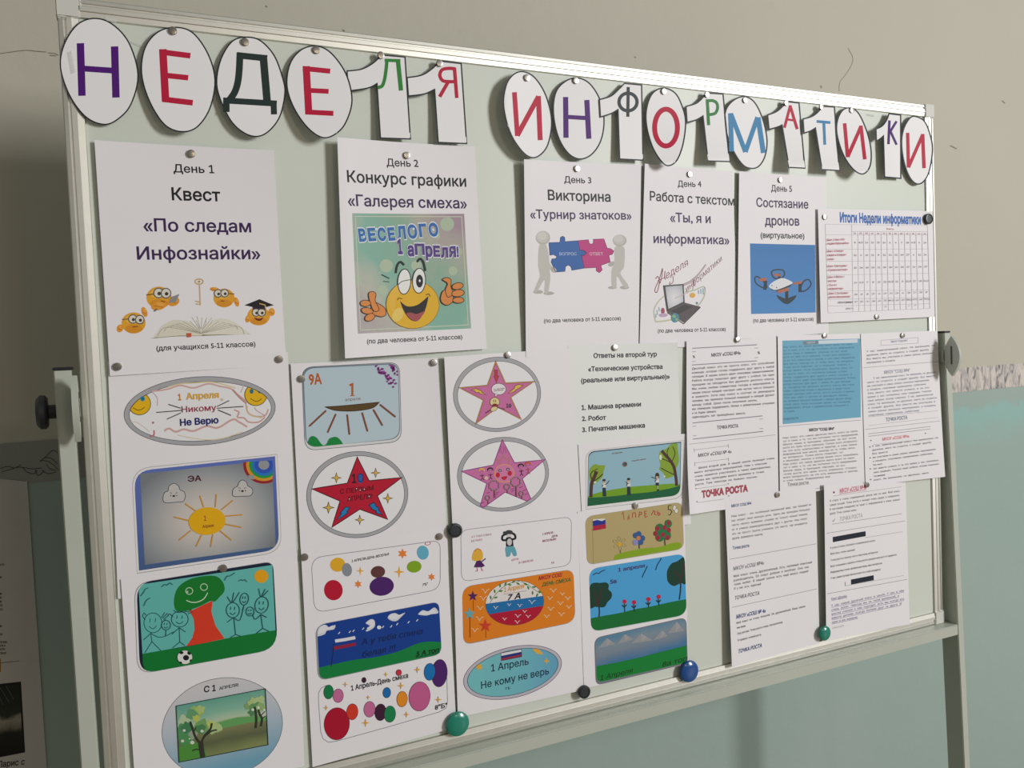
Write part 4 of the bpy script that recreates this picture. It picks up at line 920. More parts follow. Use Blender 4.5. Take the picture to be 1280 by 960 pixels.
# --- sheet with the smiling boat-like mouth and the red star
S = Sheet('drawing_sheet', 'drawing sheet with a pale blue smile badge above a red star badge', 'drawing sheet', GD, [(363.3, 454.5), (547, 447), (560.5, 700), (377.5, 718)], .0032, lambda u, v: .005 * u ** 4 * (1 - v))
p = S.part('smile_picture', Y1)
p.poly(rq([(148, 160), (832, 125), (848, 680), (172, 745)], [85, 75, 85, 85]), '#5d646c'); p.poly(rq([(152, 164), (828, 129), (844, 676), (176, 741)], [82, 72, 82, 82]), '#d0d0d0'); p.poly(rq([(152, 164), (824, 131), (838, 660), (178, 720)], [82, 72, 82, 82]), '#6d7c88')
p.poly(rq([(163, 172), (820, 140), (832, 655), (186, 722)], [80, 70, 80, 80]), '#b2c4cd')
BQ = rq([(163, 172), (820, 140), (832, 655), (186, 722)], [80, 70, 80, 80])
q = p.sub('lettering'); q.text('9А', (202, 283), (293, 277), 73, '#b05a28', .032); q.line([(483, 288), (503, 280), (503, 355)], 15, '#b05a28'); q.line([(488, 360), (519, 358)], 7, '#b05a28'); q.text('апреля', (453, 398), (560, 388), 20, '#7d7260', .01)
q = p.sub('smile'); q.pol(spl([(314, 438), (380, 434), (500, 424), (690, 405)]) + spl([(690, 405), (640, 445), (520, 465), (390, 462), (314, 438)])[1:], '#57421c', 6, '#3c2c16')
for a, b in (((317, 466), (206, 569)), ((386, 491), (332, 612)), ((467, 495), (482, 625)), ((572, 482), (607, 603)), ((651, 460), (710, 563)), ((698, 424), (799, 504))): q.line([a, b], 13, '#7a4830'); q.ell(a[0], a[1], 6.5, 6.5, '#7a4830'); q.ell(b[0], b[1], 6.5, 6.5, '#7a4830')
q = p.sub('hills'); q.poly(clip(spl([(150, 715), (188, 690), (207, 650), (230, 640), (258, 655), (285, 692), (305, 705), (325, 692), (342, 660), (370, 647), (395, 648), (420, 668), (448, 712)]) + [(450, 760), (150, 760)], BQ), '#0d8038')
q = p.sub('lilac'); random.seed(3)
for k in range(46):
    t = random.random(); x = 668 + 135 * t + random.uniform(-18, 18); y = 150 + 140 * t + random.uniform(-16, 16); q.poly(clip(ellp(x, y, 8, 7, 0, 8), BQ), random.choice(['#8b2f86', '#7a2878', '#9a4a94']), keep=True)
for k in range(24):
    t = random.random(); x = 762 + 55 * t + random.uniform(-9, 9); y = 140 + 75 * t + random.uniform(-14, 10); q.poly(clip(ellp(x, y, 7, 7, 0, 8), BQ), random.choice(['#8b2f86', '#7a2878', '#9a4a94']), keep=True)
p = S.part('star_badge', Y2); ring_badge(p, 537, 380, 355, 302, -6, 27)
q = p.sub('star'); q.pol([(537, 118), (620, 283), (850, 260), (678, 388), (748, 552), (555, 482), (360, 608), (417, 425), (220, 340), (468, 300)], '#b1102e', 6, '#33060f')
q = p.sub('lettering'); q.text('1', (500, 299), (530, 297), 62, '#30101c', .03); q.text('0', (540, 294), (580, 290), 56, '#1d5aa8', .10); q.line(ellp(560, 263, 19, 29), 5, '#1c1a30', closed=True); q.text('С ПЕРВЫМ', (418, 375), (650, 348), 32, '#4a0814', .02); q.text('АПРЕЛЯ!', (468, 427), (643, 404), 32, '#4a0814', .02)
for x, y in ((532, 338), (558, 348), (586, 342), (482, 410), (620, 392)): q.ell(x, y, 4, 4, '#d8c8cc')
for z in ([(455, 465), (487, 470), (466, 497), (474, 503), (440, 530), (396, 554), (428, 512), (418, 507), (440, 484)], [(620, 452), (654, 433), (668, 462), (682, 466), (686, 488), (712, 522), (668, 506), (670, 494), (642, 482)]): p.sub('lightning').pol(z, '#1f78b4', 5, '#16233c')
for x, y, r in ((392, 263, 29), (665, 228, 27), (750, 405, 28), (555, 555, 27), (337, 470, 32)): sparkle(p.sub('sparkle'), x, y, r, '#d8b04a', '#1e1c20')
S.finish()

# --- sheet with coloured balls, the blue flag picture and more balls
S = Sheet('drawing_sheet', 'drawing sheet with two badges of coloured balls around a dark blue flag picture', 'drawing sheet', GD, [(376, 686), (557.5, 658), (570.5, 909), (390.7, 959)], .0044, None)
def edge_line(p, pts, closed=True): p.line(pts, 4, '#7d7d8a', closed=closed)
p = S.part('balls_badge', Y3); edge_line(p, rq([(105, 208), (1003, 85), (1003, 425), (128, 592)], [85, 60, 75, 85]))
p.sub('lettering').text('1 АПРЕЛЯ-ДЕНЬ ВЕСЕЛЬЯ', (387, 238), (648, 188), 16, '#1c1c22', .032, .2, 2); p.subs[-1].text('7"Б"', (880, 406), (920, 396), 18, '#2c2c32', .03, .2)
for x, y, a, b, c in ((290, 255, 53, 49, '#d9a524'), (354, 290, 35, 47, '#84898f'), (260, 432, 65, 71, '#b1102e'), (570, 305, 50, 41, '#5d3436'), (596, 405, 85, 66, '#481d64'), (822, 269, 51, 41, '#7ba01c'), (882, 171, 41, 49, '#5fa6be')): p.sub('ball').ell(x, y, a, b, c, -8)
p.line(ellp(917, 107, 19, 11, -10), 4, '#b8485a', closed=True)
for x, y, r in ((447, 298, 31), (717, 305, 42)): p.sub('sparkle').poly(starp(x, y, r, r * .25, 4), '#d8a23a')
for x, y, r in ((741, 178, 36), (432, 390, 28), (943, 340, 27)): p.sub('six_point_star').poly(starp(x, y, r, r * .5, 6), '#dd7c30')
p = S.part('flag_picture', Y3); FL = rq([(132, 676), (995, 510), (1015, 878), (152, 1066)], [80, 50, 60, 70])
p.poly(FL, '#8d8f98'); FL = rq([(146, 676), (993, 514), (1012, 876), (163, 1058)], [70, 48, 58, 60]); p.poly(FL, '#0e3a8a')
p.sub('grass').poly(clip(spl([(140, 975), (165, 970), (250, 950), (400, 918), (550, 898), (700, 862), (850, 802), (940, 790), (1016, 795)]) + [(1020, 900), (140, 1080)], FL), '#0b7a3a')
for c in ([(140, 750), (147, 705), (190, 674), (215, 678), (232, 692), (272, 674), (264, 704), (215, 715), (200, 738), (160, 752)], [(485, 660), (520, 634), (546, 645), (545, 688), (500, 718), (486, 712), (515, 685), (500, 672)], [(638, 625), (655, 600), (690, 592), (722, 604), (760, 588), (728, 622), (700, 646), (665, 645)], [(850, 598), (880, 572), (920, 578), (964, 553), (990, 590), (940, 600), (910, 608), (870, 606)]):
    q = p.sub('cloud'); q.poly(clip(spl(c, True), FL), '#c9cbd2'); q.poly(clip(spl([(x * .82 + c[0][0] * .18 + 8, y * .7 + c[2][1] * .3 + 4) for x, y in c], True), FL), '#d8d9dd')
q = p.sub('snow')
for x, y in ((300, 730), (374, 722), (400, 715), (467, 700), (605, 688), (662, 684), (704, 668), (783, 655), (843, 642)): q.line([(x - 6, y + 7), (x + 6, y - 7)], 6, '#d5d7de', keep=True)
q.ell(578, 691, 15, 13, '#d5d7de')
q = p.sub('flag'); q.line([(262, 805), (258, 860), (245, 962)], 5, '#1c2038'); q.line([(272, 786), (340, 776), (412, 762)], 22, '#d5d5da'); q.line([(262, 836), (340, 822), (415, 806)], 22, '#8c1e3a')
q = p.sub('lettering'); q.text('А у тебя спина', (455, 815), (882, 735), 42, '#0b2250', .01, .2); q.text('белая !!!', (462, 900), (695, 850), 42, '#0b2250', .01, .2); q.text('5 А топ', (835, 893), (998, 860), 32, '#10201c', .032, .2); q.line([(832, 900), (1000, 866)], 4, '#10201c')
p = S.part('balls_badge', Y4); edge_line(p, [(205, 408), (170, 425), (150, 460), (150, 520), (165, 720), (180, 765), (215, 788), (265, 782), (600, 690), (955, 586), (1000, 560), (1010, 510), (1005, 340)], False)
p.sub('lettering').text('1 Апрель-День смеха', (367, 445), (748, 357), 33, '#15151c', .032, 0, 2); p.subs[-1].text('8"Б"', (925, 572), (1010, 554), 30, '#1c1c22', .032)
for x, y, a, b, c in ((217, 453, 33, 47, '#127542'), (281, 478, 35, 46, '#bb6690'), (272, 665, 85, 108, '#a50d2c'), (375, 585, 38, 54, '#cb3826'), (490, 568, 38, 53, '#bb6690'), (563, 588, 38, 56, '#3c1832'), (626, 600, 38, 55, '#167c48'), (605, 457, 26, 35, '#1767a8'), (707, 500, 35, 52, '#da861e'), (823, 482, 71, 98, '#ba5888'), (956, 327, 52, 92, '#481d64'), (891, 318, 37, 57, '#116cac'), (453, 373, 14, 18, '#3c1832'), (685, 323, 18, 20, '#c0303c')):
    p.sub('ball').ell(x, y, a, b, c, 4, ow=2.5, oc='#2a2030')
for x, y, r in ((328, 402, 20), (598, 335, 18), (480, 488, 17), (698, 410, 26), (808, 303, 25), (200, 557, 20), (463, 658, 28), (735, 602, 23), (947, 503, 25)): p.sub('sparkle').poly(starp(x, y, r, r * .27, 4), '#cf9c3c')
S.finish()

# --- sheet with two pink stars
S = Sheet('drawing_sheet', 'drawing sheet with two round badges of pink stars', 'drawing sheet', GD, [(555.2, 446), (714, 435.2), (723.5, 660), (566.5, 676)], .0052, lambda u, v: .003 * (1 - u) ** 3 * (1 - v))
p = S.part('star_badge', Y5); ring_badge(p, 520, 467, 352, 300, -5, 30)
ST = [(508, 193), (590, 372), (828, 360), (635, 492), (720, 675), (527, 575), (342, 712), (405, 515), (207, 412), (440, 390)]
def inset(pts, k, c): return [(c[0] + (x - c[0]) * k, c[1] + (y - c[1]) * k) for x, y in pts]
q = p.sub('star'); q.poly(ST, '#3a2424'); q.poly(inset(ST, .975, (522, 478)), '#c48a4a'); q.poly(inset(ST, .915, (522, 478)), '#3a2424'); q.poly(inset(ST, .895, (522, 478)), '#c0699a')
p.sub('arrow').pol([(499, 272), (522, 272), (522, 320), (533, 320), (515, 374), (494, 322), (502, 320)], '#b53a3c', 4, '#4a1418')
q = p.sub('speech_bubble'); q.pol(ellp(533, 425, 58, 46), '#dcd6d8', 4, '#3c2c34'); q.pol([(502, 462), (505, 487), (530, 468)], '#dcd6d8', 3, '#3c2c34'); q.text('А у тебя спина', (492, 432), (580, 420), 9, '#6a5c64', .03, 0, 1); q.text('вся белая!', (496, 444), (572, 434), 9, '#6a5c64', .03, 0, 1)
for z in ([(312, 432), (352, 420), (392, 437), (402, 452), (430, 470), (385, 462), (375, 452), (350, 452), (340, 438)], [(728, 395), (690, 388), (665, 398), (655, 420), (640, 432), (608, 460), (660, 445), (672, 430), (700, 415)]): p.sub('lightning').pol(z, '#d8b04a', 4, '#2c201c')
q = p.sub('shouting_face'); q.pol(ellp(495, 583, 28, 18, -25), '#d6c58e', 3, '#3c2c24'); q.pol(ellp(501, 528, 39, 36), '#d6c58e', 4, '#3c2c24'); q.poly(spl([(482, 548), (500, 540), (522, 546), (528, 560), (500, 566), (478, 562)], True), '#7a2c2a'); q.line([(493, 510), (493, 530)], 5, '#3a342c'); q.line([(508, 510), (508, 530)], 5, '#3a342c'); q.line([(424, 618), (470, 590)], 6, '#2c2024'); q.line([(525, 572), (582, 585)], 5, '#2c2024')
p.sub('lettering').text('10', (593, 573), (633, 572), 32, '#3a2030', .02)
p = S.part('star_badge', Y6); ring_badge(p, 568, 402, 368, 298, -6, 30)
q = p.sub('star'); q.pol([(562, 125), (660, 310), (905, 285), (722, 437), (790, 597), (760, 618), (585, 545), (412, 668), (385, 655), (437, 475), (235, 378), (490, 328)], '#c06c9e', 6, '#7c2a74')
for l in ([(555, 170), (550, 205), (558, 235)], [(568, 175), (572, 210), (566, 240)], [(580, 180), (590, 230)], [(545, 190), (540, 230)]): q.line(l, 3, '#8a3070', True)
q = p.sub('crown'); q.line([(517, 282), (545, 325), (608, 322), (625, 265), (590, 290), (565, 250), (548, 292)], 5, '#b07a3c', closed=True)
q = p.sub('crowned_face'); q.ell(578, 395, 78, 72, '#c977a0', ow=6, oc='#d89a5c'); q.ell(526, 408, 17, 20, '#b5142e'); q.ell(621, 394, 17, 20, '#b5142e'); q.poly(spl([(553, 428), (575, 420), (600, 418), (592, 440), (572, 447)], True), '#b5142e'); q.ell(543, 373, 14, 12, '#4a4a60'); q.ell(606, 362, 14, 12, '#4a4a60'); q.ell(543, 374, 6, 6, '#b0a8c0'); q.ell(606, 363, 6, 6, '#b0a8c0')
for x, y, hc in ((398, 378, '#d8a838'), (465, 372, '#241c24'), (711, 342, '#241c24'), (766, 328, '#c0502c')):
    q = p.sub('drawn_child'); q.poly(ellp(x, y - 8, 25, 18, 0, 16), hc); q.ell(x, y + 2, 18, 16, '#c06c9e', n=14); q.ell(x - 8, y, 3, 3, '#2a1c28'); q.ell(x + 8, y, 3, 3, '#2a1c28')
    c = '#3a1c34' if hc != '#c0502c' else '#b5584a'; q.line([(x + 2, y + 22), (x + 5, y + 55)], 4, c); q.line([(x - 16, y + 32), (x + 3, y + 40), (x + 20, y + 28)], 4, c); q.line([(x - 8, y + 72), (x + 5, y + 55), (x + 18, y + 70)], 4, c)
p.sub('drawn_ball').ell(432, 432, 16, 14, '#d6b8a4')
for x, y, r, h in ((495, 492, 40, 70), (668, 462, 38, 95), (598, 503, 22, 38), (713, 557, 18, 30), (444, 590, 18, 40)):
    q = p.sub('drawn_tree'); q.line([(x + 2, y + r * .8), (x + 5, y + r * .6 + h)], 9 if r > 30 else 5, '#7a4a4c'); q.line([(x + r * (.86 + .2 * abs(math.sin(4 * a))) * math.cos(a), y + r * (.86 + .2 * abs(math.sin(4 * a))) * math.sin(a)) for a in [k * math.pi / 24 for k in range(48)]], 5, '#6d7a62', closed=True)
q = p.sub('grass_marks')
for x, y in ((452, 548), (525, 545), (515, 562), (645, 520), (645, 535), (710, 505), (740, 528), (755, 560), (408, 628), (500, 585)): q.line([(x - 11, y + 4), (x + 11, y - 4)], 4, '#7a2a6c', keep=True)
S.finish()

# --- sheet with the girl and boy, the orange badge and the teal oval
S = Sheet('drawing_sheet', 'drawing sheet with a bright orange badge above a teal oval badge', 'drawing sheet', GD, [(565, 658), (722, 641.5), (730, 862.5), (572.3, 897)], .0062, None)
p = S.part('girl_and_boy_badge', Y7); edge_line(p, rq([(166, 146), (1052, 38), (1046, 425), (172, 558)], [60, 60, 70, 70])); R2 = '#a8586c'
q = p.sub('lettering')
for t, a, b, c, w in (('А У ТЕБЯ СПИНА', (250, 208), (412, 186), R2, .01), ('БЕЛАЯ!!!', (250, 241), (338, 228), R2, .01), ('1 АПРЕЛЯ -', (820, 185), (915, 170), '#8a3444', .032), ('ДЕНЬ', (892, 204), (943, 195), '#8a3444', .032), ('ВЕСЕЛЬЯ!!!', (820, 241), (930, 223), '#8a3444', .032), ('ШУТИ', (572, 393), (628, 383), R2, .01), ('И СМЕЙСЯ!!', (630, 414), (747, 394), R2, .01), ('9А', (890, 415), (915, 411), R2, .01)): q.text(t, a, b, 16, c, w, .1, 2)
q = p.sub('drawn_girl'); q.poly([(302, 292), (325, 300), (342, 330), (340, 372), (320, 392), (262, 386), (258, 350), (272, 308)], '#d8a838', True); q.line([(275, 315), (300, 293), (330, 308)], 6, '#c46a4c', True); q.poly([(292, 392), (322, 386), (360, 430), (335, 442), (270, 442)], '#4a1c5c'); q.line([(330, 400), (365, 372)], 9, '#4a1c5c'); q.line([(295, 442), (300, 470), (284, 474)], 6, '#b85870'); q.line([(330, 440), (334, 466), (346, 468)], 6, '#b85870')
q = p.sub('drawn_boy'); q.poly([(528, 280), (590, 275), (614, 340), (590, 352), (570, 318), (560, 350), (534, 358), (526, 330)], '#5f9fae', True); q.line([(530, 225), (500, 222), (502, 190), (540, 172)], 16, '#15181c', True); q.line([(572, 220), (602, 210), (596, 180), (570, 168)], 16, '#15181c', True); q.poly([(528, 205), (560, 198), (582, 215), (588, 272), (528, 276)], '#15181c'); q.ell(555, 240, 20, 28, '#c5c0c0'); q.ell(552, 162, 30, 18, '#383c40'); q.ell(516, 166, 12, 12, '#383c40'); q.ell(552, 188, 18, 12, '#cac4c4')
p = S.part('orange_badge', Y7); OB = rq([(176, 598), (1068, 455), (1084, 880), (186, 1066)], [90, 75, 90, 75]); p.poly(OB, '#9a8a80'); OB = rq([(176, 601), (1066, 458), (1081, 876), (188, 1058)], [88, 73, 88, 70]); p.poly(OB, '#d67a18')
EL = ellp(597, 727, 234, 178, -7, 56)
q = p.sub('tricolour_oval'); q.poly(EL, '#d8d2d0'); q.poly(clip([(340, 738), (860, 665), (860, 748), (340, 830)], EL), '#1868a2'); q.poly(clip([(340, 826), (860, 744), (860, 930), (340, 930)], EL), '#a80c2e'); q.line(EL, 3, '#7a4a30', closed=True)
for x, y, s in ((445, 765, 20), (552, 742, 16), (637, 748, 20), (735, 720, 28), (677, 796, 17), (622, 832, 24), (516, 856, 18), (705, 835, 20), (618, 880, 22)): gull(q, x, y, s, '#d5d0d2')
q = p.sub('leaves')
for l in ([(400, 725), (440, 665), (500, 605), (560, 570), (640, 552)], [(650, 556), (700, 580), (740, 610), (800, 650)]): q.line(l, 4, '#3c6a28', True)
for x, y, a in ((408, 700, -100), (430, 690, -20), (440, 650, -100), (470, 635, -10), (480, 605, -90), (515, 590, -60), (540, 575, 20), (575, 568, -40), (610, 565, 30), (670, 572, 20), (700, 590, 70), (735, 600, 0), (740, 630, 90), (785, 630, 30), (785, 650, 120)): q.poly(spl([(x, y), (x + 18 * math.cos(math.radians(a - 25)), y + 18 * math.sin(math.radians(a - 25))), (x + 34 * math.cos(math.radians(a)), y + 34 * math.sin(math.radians(a))), (x + 18 * math.cos(math.radians(a + 25)), y + 18 * math.sin(math.radians(a + 25)))], True, 4), '#457d2c', keep=True)
q = p.sub('lettering'); q.text('1 Апреля', (512, 641), (676, 606), 36, '#cf9430', .032, .2); q.line([(505, 658), (692, 630)], 3, '#8a7a70'); q.text('7 А', (540, 706), (645, 690), 46, '#16161a', .032, .2); q.text('МКОУ СОШ', (788, 546), (978, 514), 30, '#a31c28', .032, .2); q.text('ДЕНЬ СМЕХА', (815, 594), (1045, 553), 28, '#33642a', .032, .2)
for x, y, s in ((362, 632, 32), (345, 690, 30), (320, 768, 28), (315, 853, 30), (278, 945, 28), (905, 628, 27), (978, 655, 20), (878, 690, 22), (1022, 690, 24), (962, 730, 25), (1030, 760, 22), (885, 775, 28), (970, 818, 26), (852, 835, 24)): gull(p.sub('gull'), x, y, s, '#e0cfae')
for x, y, r, c, h in ((262, 673, 43, '#4a1c5c', 115), (235, 815, 50, '#5fa3ae', 190), (362, 910, 55, '#c63c24', 95)): q = p.sub('star_on_stick'); q.line([(x + 3, y), (x + 5, y + h)], 7 if c == '#5fa3ae' else 4, '#8a3c1c'); q.poly(starp(x, y, r, r * .42, 5), c)
p = S.part('oval_badge', Y8); p.ell(516, 643, 404, 203, '#75607a', -14, 56); p.ell(516, 643, 399, 198, '#b2b0b8', -14, 56); p.ell(518, 643, 374, 178, '#3a4a5c', -14, 56); EO = ellp(518, 643, 369, 174, -14, 56)
p.poly(EO, ramp_mat('oval_teal', [(0, '#6fb4b8'), (.6, '#69acb8'), (1, '#5f9cb8')], 'lin', p.pl((250, 700)), p.pl((850, 600))))
q = p.sub('flag'); q.poly([(422, 487), (590, 455), (592, 519), (424, 552)], '#5a2a48'); q.poly([(426, 490), (586, 460), (586, 478), (426, 511)], '#d6d4d6'); q.poly([(426, 511), (586, 478), (586, 498), (426, 530)], '#1c2a78'); q.poly([(426, 530), (586, 498), (586, 514), (426, 547)], '#8c2c40')
q = p.sub('lettering'); q.text('1 Апрель', (345, 637), (645, 579), 56, '#15233a', .012); q.text('Не кому не верь', (265, 774), (808, 655), 56, '#15233a', .012); q.text('7 Б', (458, 781), (493, 776), 18, '#1c2c44', .032)
q = p.sub('gold_marks'); q.poly(clip([(672, 450), (715, 440), (735, 465), (762, 500), (715, 495), (690, 475)], EO), '#d6a43a'); q.poly(starp(787, 552, 27, 10, 4), '#d6a43a'); q.poly(clip(starp(248, 598, 30, 18, 7), EO), '#d6a43a')
S.finish()

# --- sheet with the park picture
S = Sheet('drawing_sheet', 'drawing sheet with children between two trees in a park, above the tan badge', 'drawing sheet', GD, [(722.7, 555.5), (857.5, 542), (864, 655), (729, 672)], .0052, None)
p = S.part('park_picture', Z1); p.poly(rq([(156, 165), (1027, 72), (1024, 590), (158, 689)], [90, 0, 100, 0]), '#9a989a'); p.poly(rq([(160, 168), (1024, 75), (1020, 586), (160, 685)], [88, 0, 98, 0]), '#dcdada')
PK = rq([(180, 175), (1006, 86), (998, 560), (172, 660)], [60, 0, 80, 0]); p.poly(PK, '#26425c'); PK = rq([(184, 184), (1000, 95), (994, 562), (174, 660)], [60, 0, 80, 0]); p.poly(PK, '#8cb2c0')
p.sub('lawn').poly(clip(spl([(170, 575), (220, 552), (350, 520), (560, 487), (760, 470), (900, 460), (1010, 462)]) + [(1010, 660), (160, 660)], PK), '#6d9a16')
p.sub('dark_lawn').poly(clip(spl([(160, 585), (300, 578), (450, 565), (560, 550), (720, 535), (850, 512), (920, 498), (1010, 470)]) + [(1005, 575), (900, 575), (640, 605), (480, 632), (170, 668)], PK), '#0a5a34')
q = p.sub('tree'); q.poly(clip(spl([(190, 420), (188, 340), (215, 300), (245, 285), (275, 295), (328, 298), (318, 340), (305, 400), (270, 435), (245, 462), (215, 460)], True), PK), '#7f9c2c'); q.line([(203, 580), (205, 510), (212, 450), (240, 385), (255, 350)], 30, '#4a2c24', True); q.line([(225, 440), (280, 400), (310, 370)], 9, '#3a241e', True); q.line([(215, 430), (200, 380), (225, 340)], 8, '#3a241e', True); q.line([(240, 390), (235, 345), (265, 325)], 6, '#3a241e', True); q.ell(240, 448, 12, 10, '#c9d4b4')
q = p.sub('tree'); q.poly(clip(spl([(820, 170), (870, 150), (920, 105), (965, 92), (975, 150), (985, 260), (960, 330), (945, 385), (870, 412), (850, 370), (812, 330), (822, 290), (808, 230)], True), PK), '#7f9c2c'); q.line([(965, 478), (958, 400), (940, 310), (905, 250), (865, 205), (832, 165)], 26, '#4a2c24', True); q.line([(925, 280), (880, 255), (830, 235)], 8, '#3a241e', True); q.line([(945, 380), (890, 355), (825, 320)], 8, '#3a241e', True); q.line([(890, 225), (880, 180), (895, 140)], 7, '#3a241e', True); q.line([(925, 260), (950, 190), (930, 130)], 7, '#3a241e', True); q.ell(822, 225, 12, 24, '#d0d8c0'); q.ell(855, 395, 10, 8, '#d0d8c0')
for x, y, skirt, ar in ((322, 430, 0, [(345, 460), (366, 432)]), (540, 420, 0, [(522, 455), (518, 440)]), (793, 385, 1, [(775, 412), (738, 398)])):
    q = p.sub('drawn_child')
    if skirt: q.poly([(x - 12, y + 60), (x + 14, y + 60), (x + 12, y + 92), (x - 16, y + 88)], '#1c2430'); q.line([(x, y + 92), (x + 4, y + 130)], 10, '#b4a494'); q.ell(x + 6, y + 130, 10, 8, '#1c2430'); q.poly(ellp(x, y + 8, 18, 32), '#4a2a28')
    else: q.poly([(x - 16, y + 62), (x + 12, y + 60), (x + 18, y + 142), (x - 14, y + 142)], '#1e3038')
    q.poly([(x - 18, y + 25), (x + 12, y + 25), (x + 15, y + 64), (x - 16, y + 64)], '#cfd0cc'); q.ell(x - 2, y + 12, 12, 15, '#c0a48c'); q.ell(x - 2, y - 2, 14, 11, '#26221f'); q.line([(x + 2, y + 36), ar[0], ar[1]], 6, '#34302e'); q.line([(x - 10, y + 36), (x - 20, y + 55)], 6, '#34302e')
q = p.sub('drawn_ball'); q.ell(505, 286, 20, 22, '#7a5648'); q.ell(508, 284, 12, 12, '#3c4454')
q = p.sub('lettering'); q.text('С апрелем', (392, 197), (482, 184), 12, '#8c6c60', .02, 0, 1); q.text('С днём смеха', (568, 262), (692, 243), 11, '#8c6c60', .02, 0, 1)
S.finish()

# --- sheet with the tan badge, red flowers and mountains
S = Sheet('drawing_sheet', 'drawing sheet with a tan flag badge, a red flowers picture and grey mountains', 'drawing sheet', GD, [(722, 640), (855, 622.5), (860.5, 829.5), (729.4, 861)], .0062, None)
p = S.part('tan_badge', Z2); TB = rq([(150, 182), (1015, 50), (1032, 470), (168, 615)], [80, 70, 75, 70]); p.poly(TB, '#9c988c'); TB = rq([(152, 185), (1013, 53), (1030, 466), (170, 609)], [78, 68, 73, 68]); p.poly(TB, '#ae9e6c')
p.sub('hill').poly(clip(spl([(410, 545), (425, 522), (500, 500), (600, 478), (700, 462), (800, 455), (900, 425), (960, 412), (1000, 420), (1005, 445), (960, 480), (800, 500), (640, 530), (480, 562), (412, 572)], True), TB), '#80a018')
q = p.sub('flag'); q.line([(215, 210), (220, 400), (226, 605)], 4, '#8a7c54'); q.line([(205, 298), (222, 300)], 4, '#a04040'); q.poly([(220, 208), (330, 200), (332, 222), (222, 226)], '#d8d4d0', False); q.poly([(220, 222), (260, 212), (300, 222), (332, 208), (334, 250), (222, 272)], '#1c2c88'); q.poly([(222, 268), (334, 248), (338, 288), (222, 310)], '#a81c38')
q = p.sub('lettering')
for l in ([(478, 165), (490, 142), (498, 212)], [(530, 212), (540, 168), (546, 208)], [(532, 195), (546, 190)], [(572, 195), (575, 150), (598, 148), (602, 190)], [(630, 190), (635, 142), (655, 146), (652, 165), (635, 168)], [(702, 132), (680, 138), (684, 188), (708, 180)], [(682, 160), (700, 156)], [(740, 172), (760, 130), (775, 140), (768, 160), (785, 170)], [(795, 130), (800, 172), (818, 166), (812, 148), (800, 150)]): q.line(l, 6, '#a8342a')
q.line([(920, 82), (892, 86), (890, 122), (910, 120), (922, 140), (908, 168), (890, 168)], 6, '#20201e'); q.ell(945, 105, 14, 24, '#d8d4cc', 10, ow=3, oc='#6a6458'); q.ell(962, 132, 16, 20, '#d8d4cc', 0, ow=3, oc='#6a6458')
q = p.sub('pale_flower'); q.line([(463, 480), (466, 508)], 10, '#6c6a48'); q.ell(457, 430, 18, 20, '#d0a024')
for a in range(6): q.line(ellp(457 + 42 * math.cos(a * 1.05 + .4), 420 + 42 * math.sin(a * 1.05 + .4), 20, 12, math.degrees(a * 1.05 + .4), 14), 2.5, '#9a9068', closed=True)
q = p.sub('blue_flower'); q.line([(628, 385), (633, 468)], 9, '#3c4a34')
for x, y, c in ((600, 350, '#34568c'), (628, 338, '#34568c'), (660, 375, '#34568c'), (645, 410, '#34568c'), (598, 412, '#8a86b8')): q.ell(x, y, 24, 26, c)
q.ell(625, 374, 18, 20, '#c47c44')
q = p.sub('red_berry_bush'); q.line([(858, 380), (862, 438)], 9, '#3c4a34')
for x, y, a, b in ((815, 290, 40, 45), (850, 320, 60, 60), (890, 245, 32, 36), (815, 365, 38, 40), (885, 350, 28, 42)): q.ell(x, y, a, b, '#1e7040')
for x, y in ((893, 238), (855, 280), (795, 288), (895, 302), (840, 343), (798, 372), (882, 368), (776, 332)): q.ell(x, y, 17, 22, '#9c1c38')
p = S.part('red_flowers_picture', Z2); BF = rq([(183, 646), (1038, 508), (1058, 1060), (205, 1215)], [95, 80, 95, 90]); p.poly(BF, '#c8ccd0'); BF = rq([(185, 648), (1036, 510), (1055, 1055), (205, 1208)], [93, 78, 93, 88]); p.poly(BF, '#469cd0')
p.sub('grass').poly(clip(spl([(180, 1095), (210, 1086), (300, 1068), (480, 1035), (600, 1005), (720, 985), (900, 945), (1060, 915)]) + [(1070, 1080), (190, 1230)], BF), '#08692c')
for cr, br in (([(190, 830), (210, 780), (250, 770), (285, 772), (335, 768), (362, 790), (360, 830), (388, 860), (385, 905), (350, 945), (325, 985), (280, 990), (240, 985), (195, 990)], [[(275, 1075), (278, 1030), (276, 985)], [(262, 985), (255, 920), (225, 850)], [(266, 975), (280, 900), (300, 810)]]), ([(885, 655), (920, 600), (970, 580), (1020, 545), (1045, 560), (1050, 770), (1000, 775), (940, 800), (890, 765), (878, 710)], [[(988, 922), (998, 850), (1002, 780)], [(1000, 790), (990, 720), (940, 670)], [(1000, 740), (1015, 680), (1030, 600)]])):
    q = p.sub('dark_tree'); q.line(br[0], 12, '#1c1c28', True); q.poly(clip(spl(cr, True), BF), '#0f3a2c'); q.line(br[1], 14, '#3c2a24', True); q.line(br[2], 14, '#3c2a24', True)
for x, y, h in ((502, 938, 92), (587, 944, 80), (714, 917, 72), (805, 895, 76)): q = p.sub('red_flower'); q.line([(x - 3, y + 15), (x + 2, y + h)], 9, '#12302c'); q.line([(x - 22, y + 30), (x - 2, y + 48), (x + 18, y + 28)], 10, '#12302c', True); q.ell(x, y, 19, 19, '#b41c40')
q = p.sub('bird')
for b in ([(222, 703), (250, 684), (272, 688), (292, 672), (328, 657)], [(830, 552), (800, 600), (790, 620), (778, 658)], [(705, 622), (685, 665), (672, 690), (657, 725)]): q.line(b, 7, '#1c2440', True)
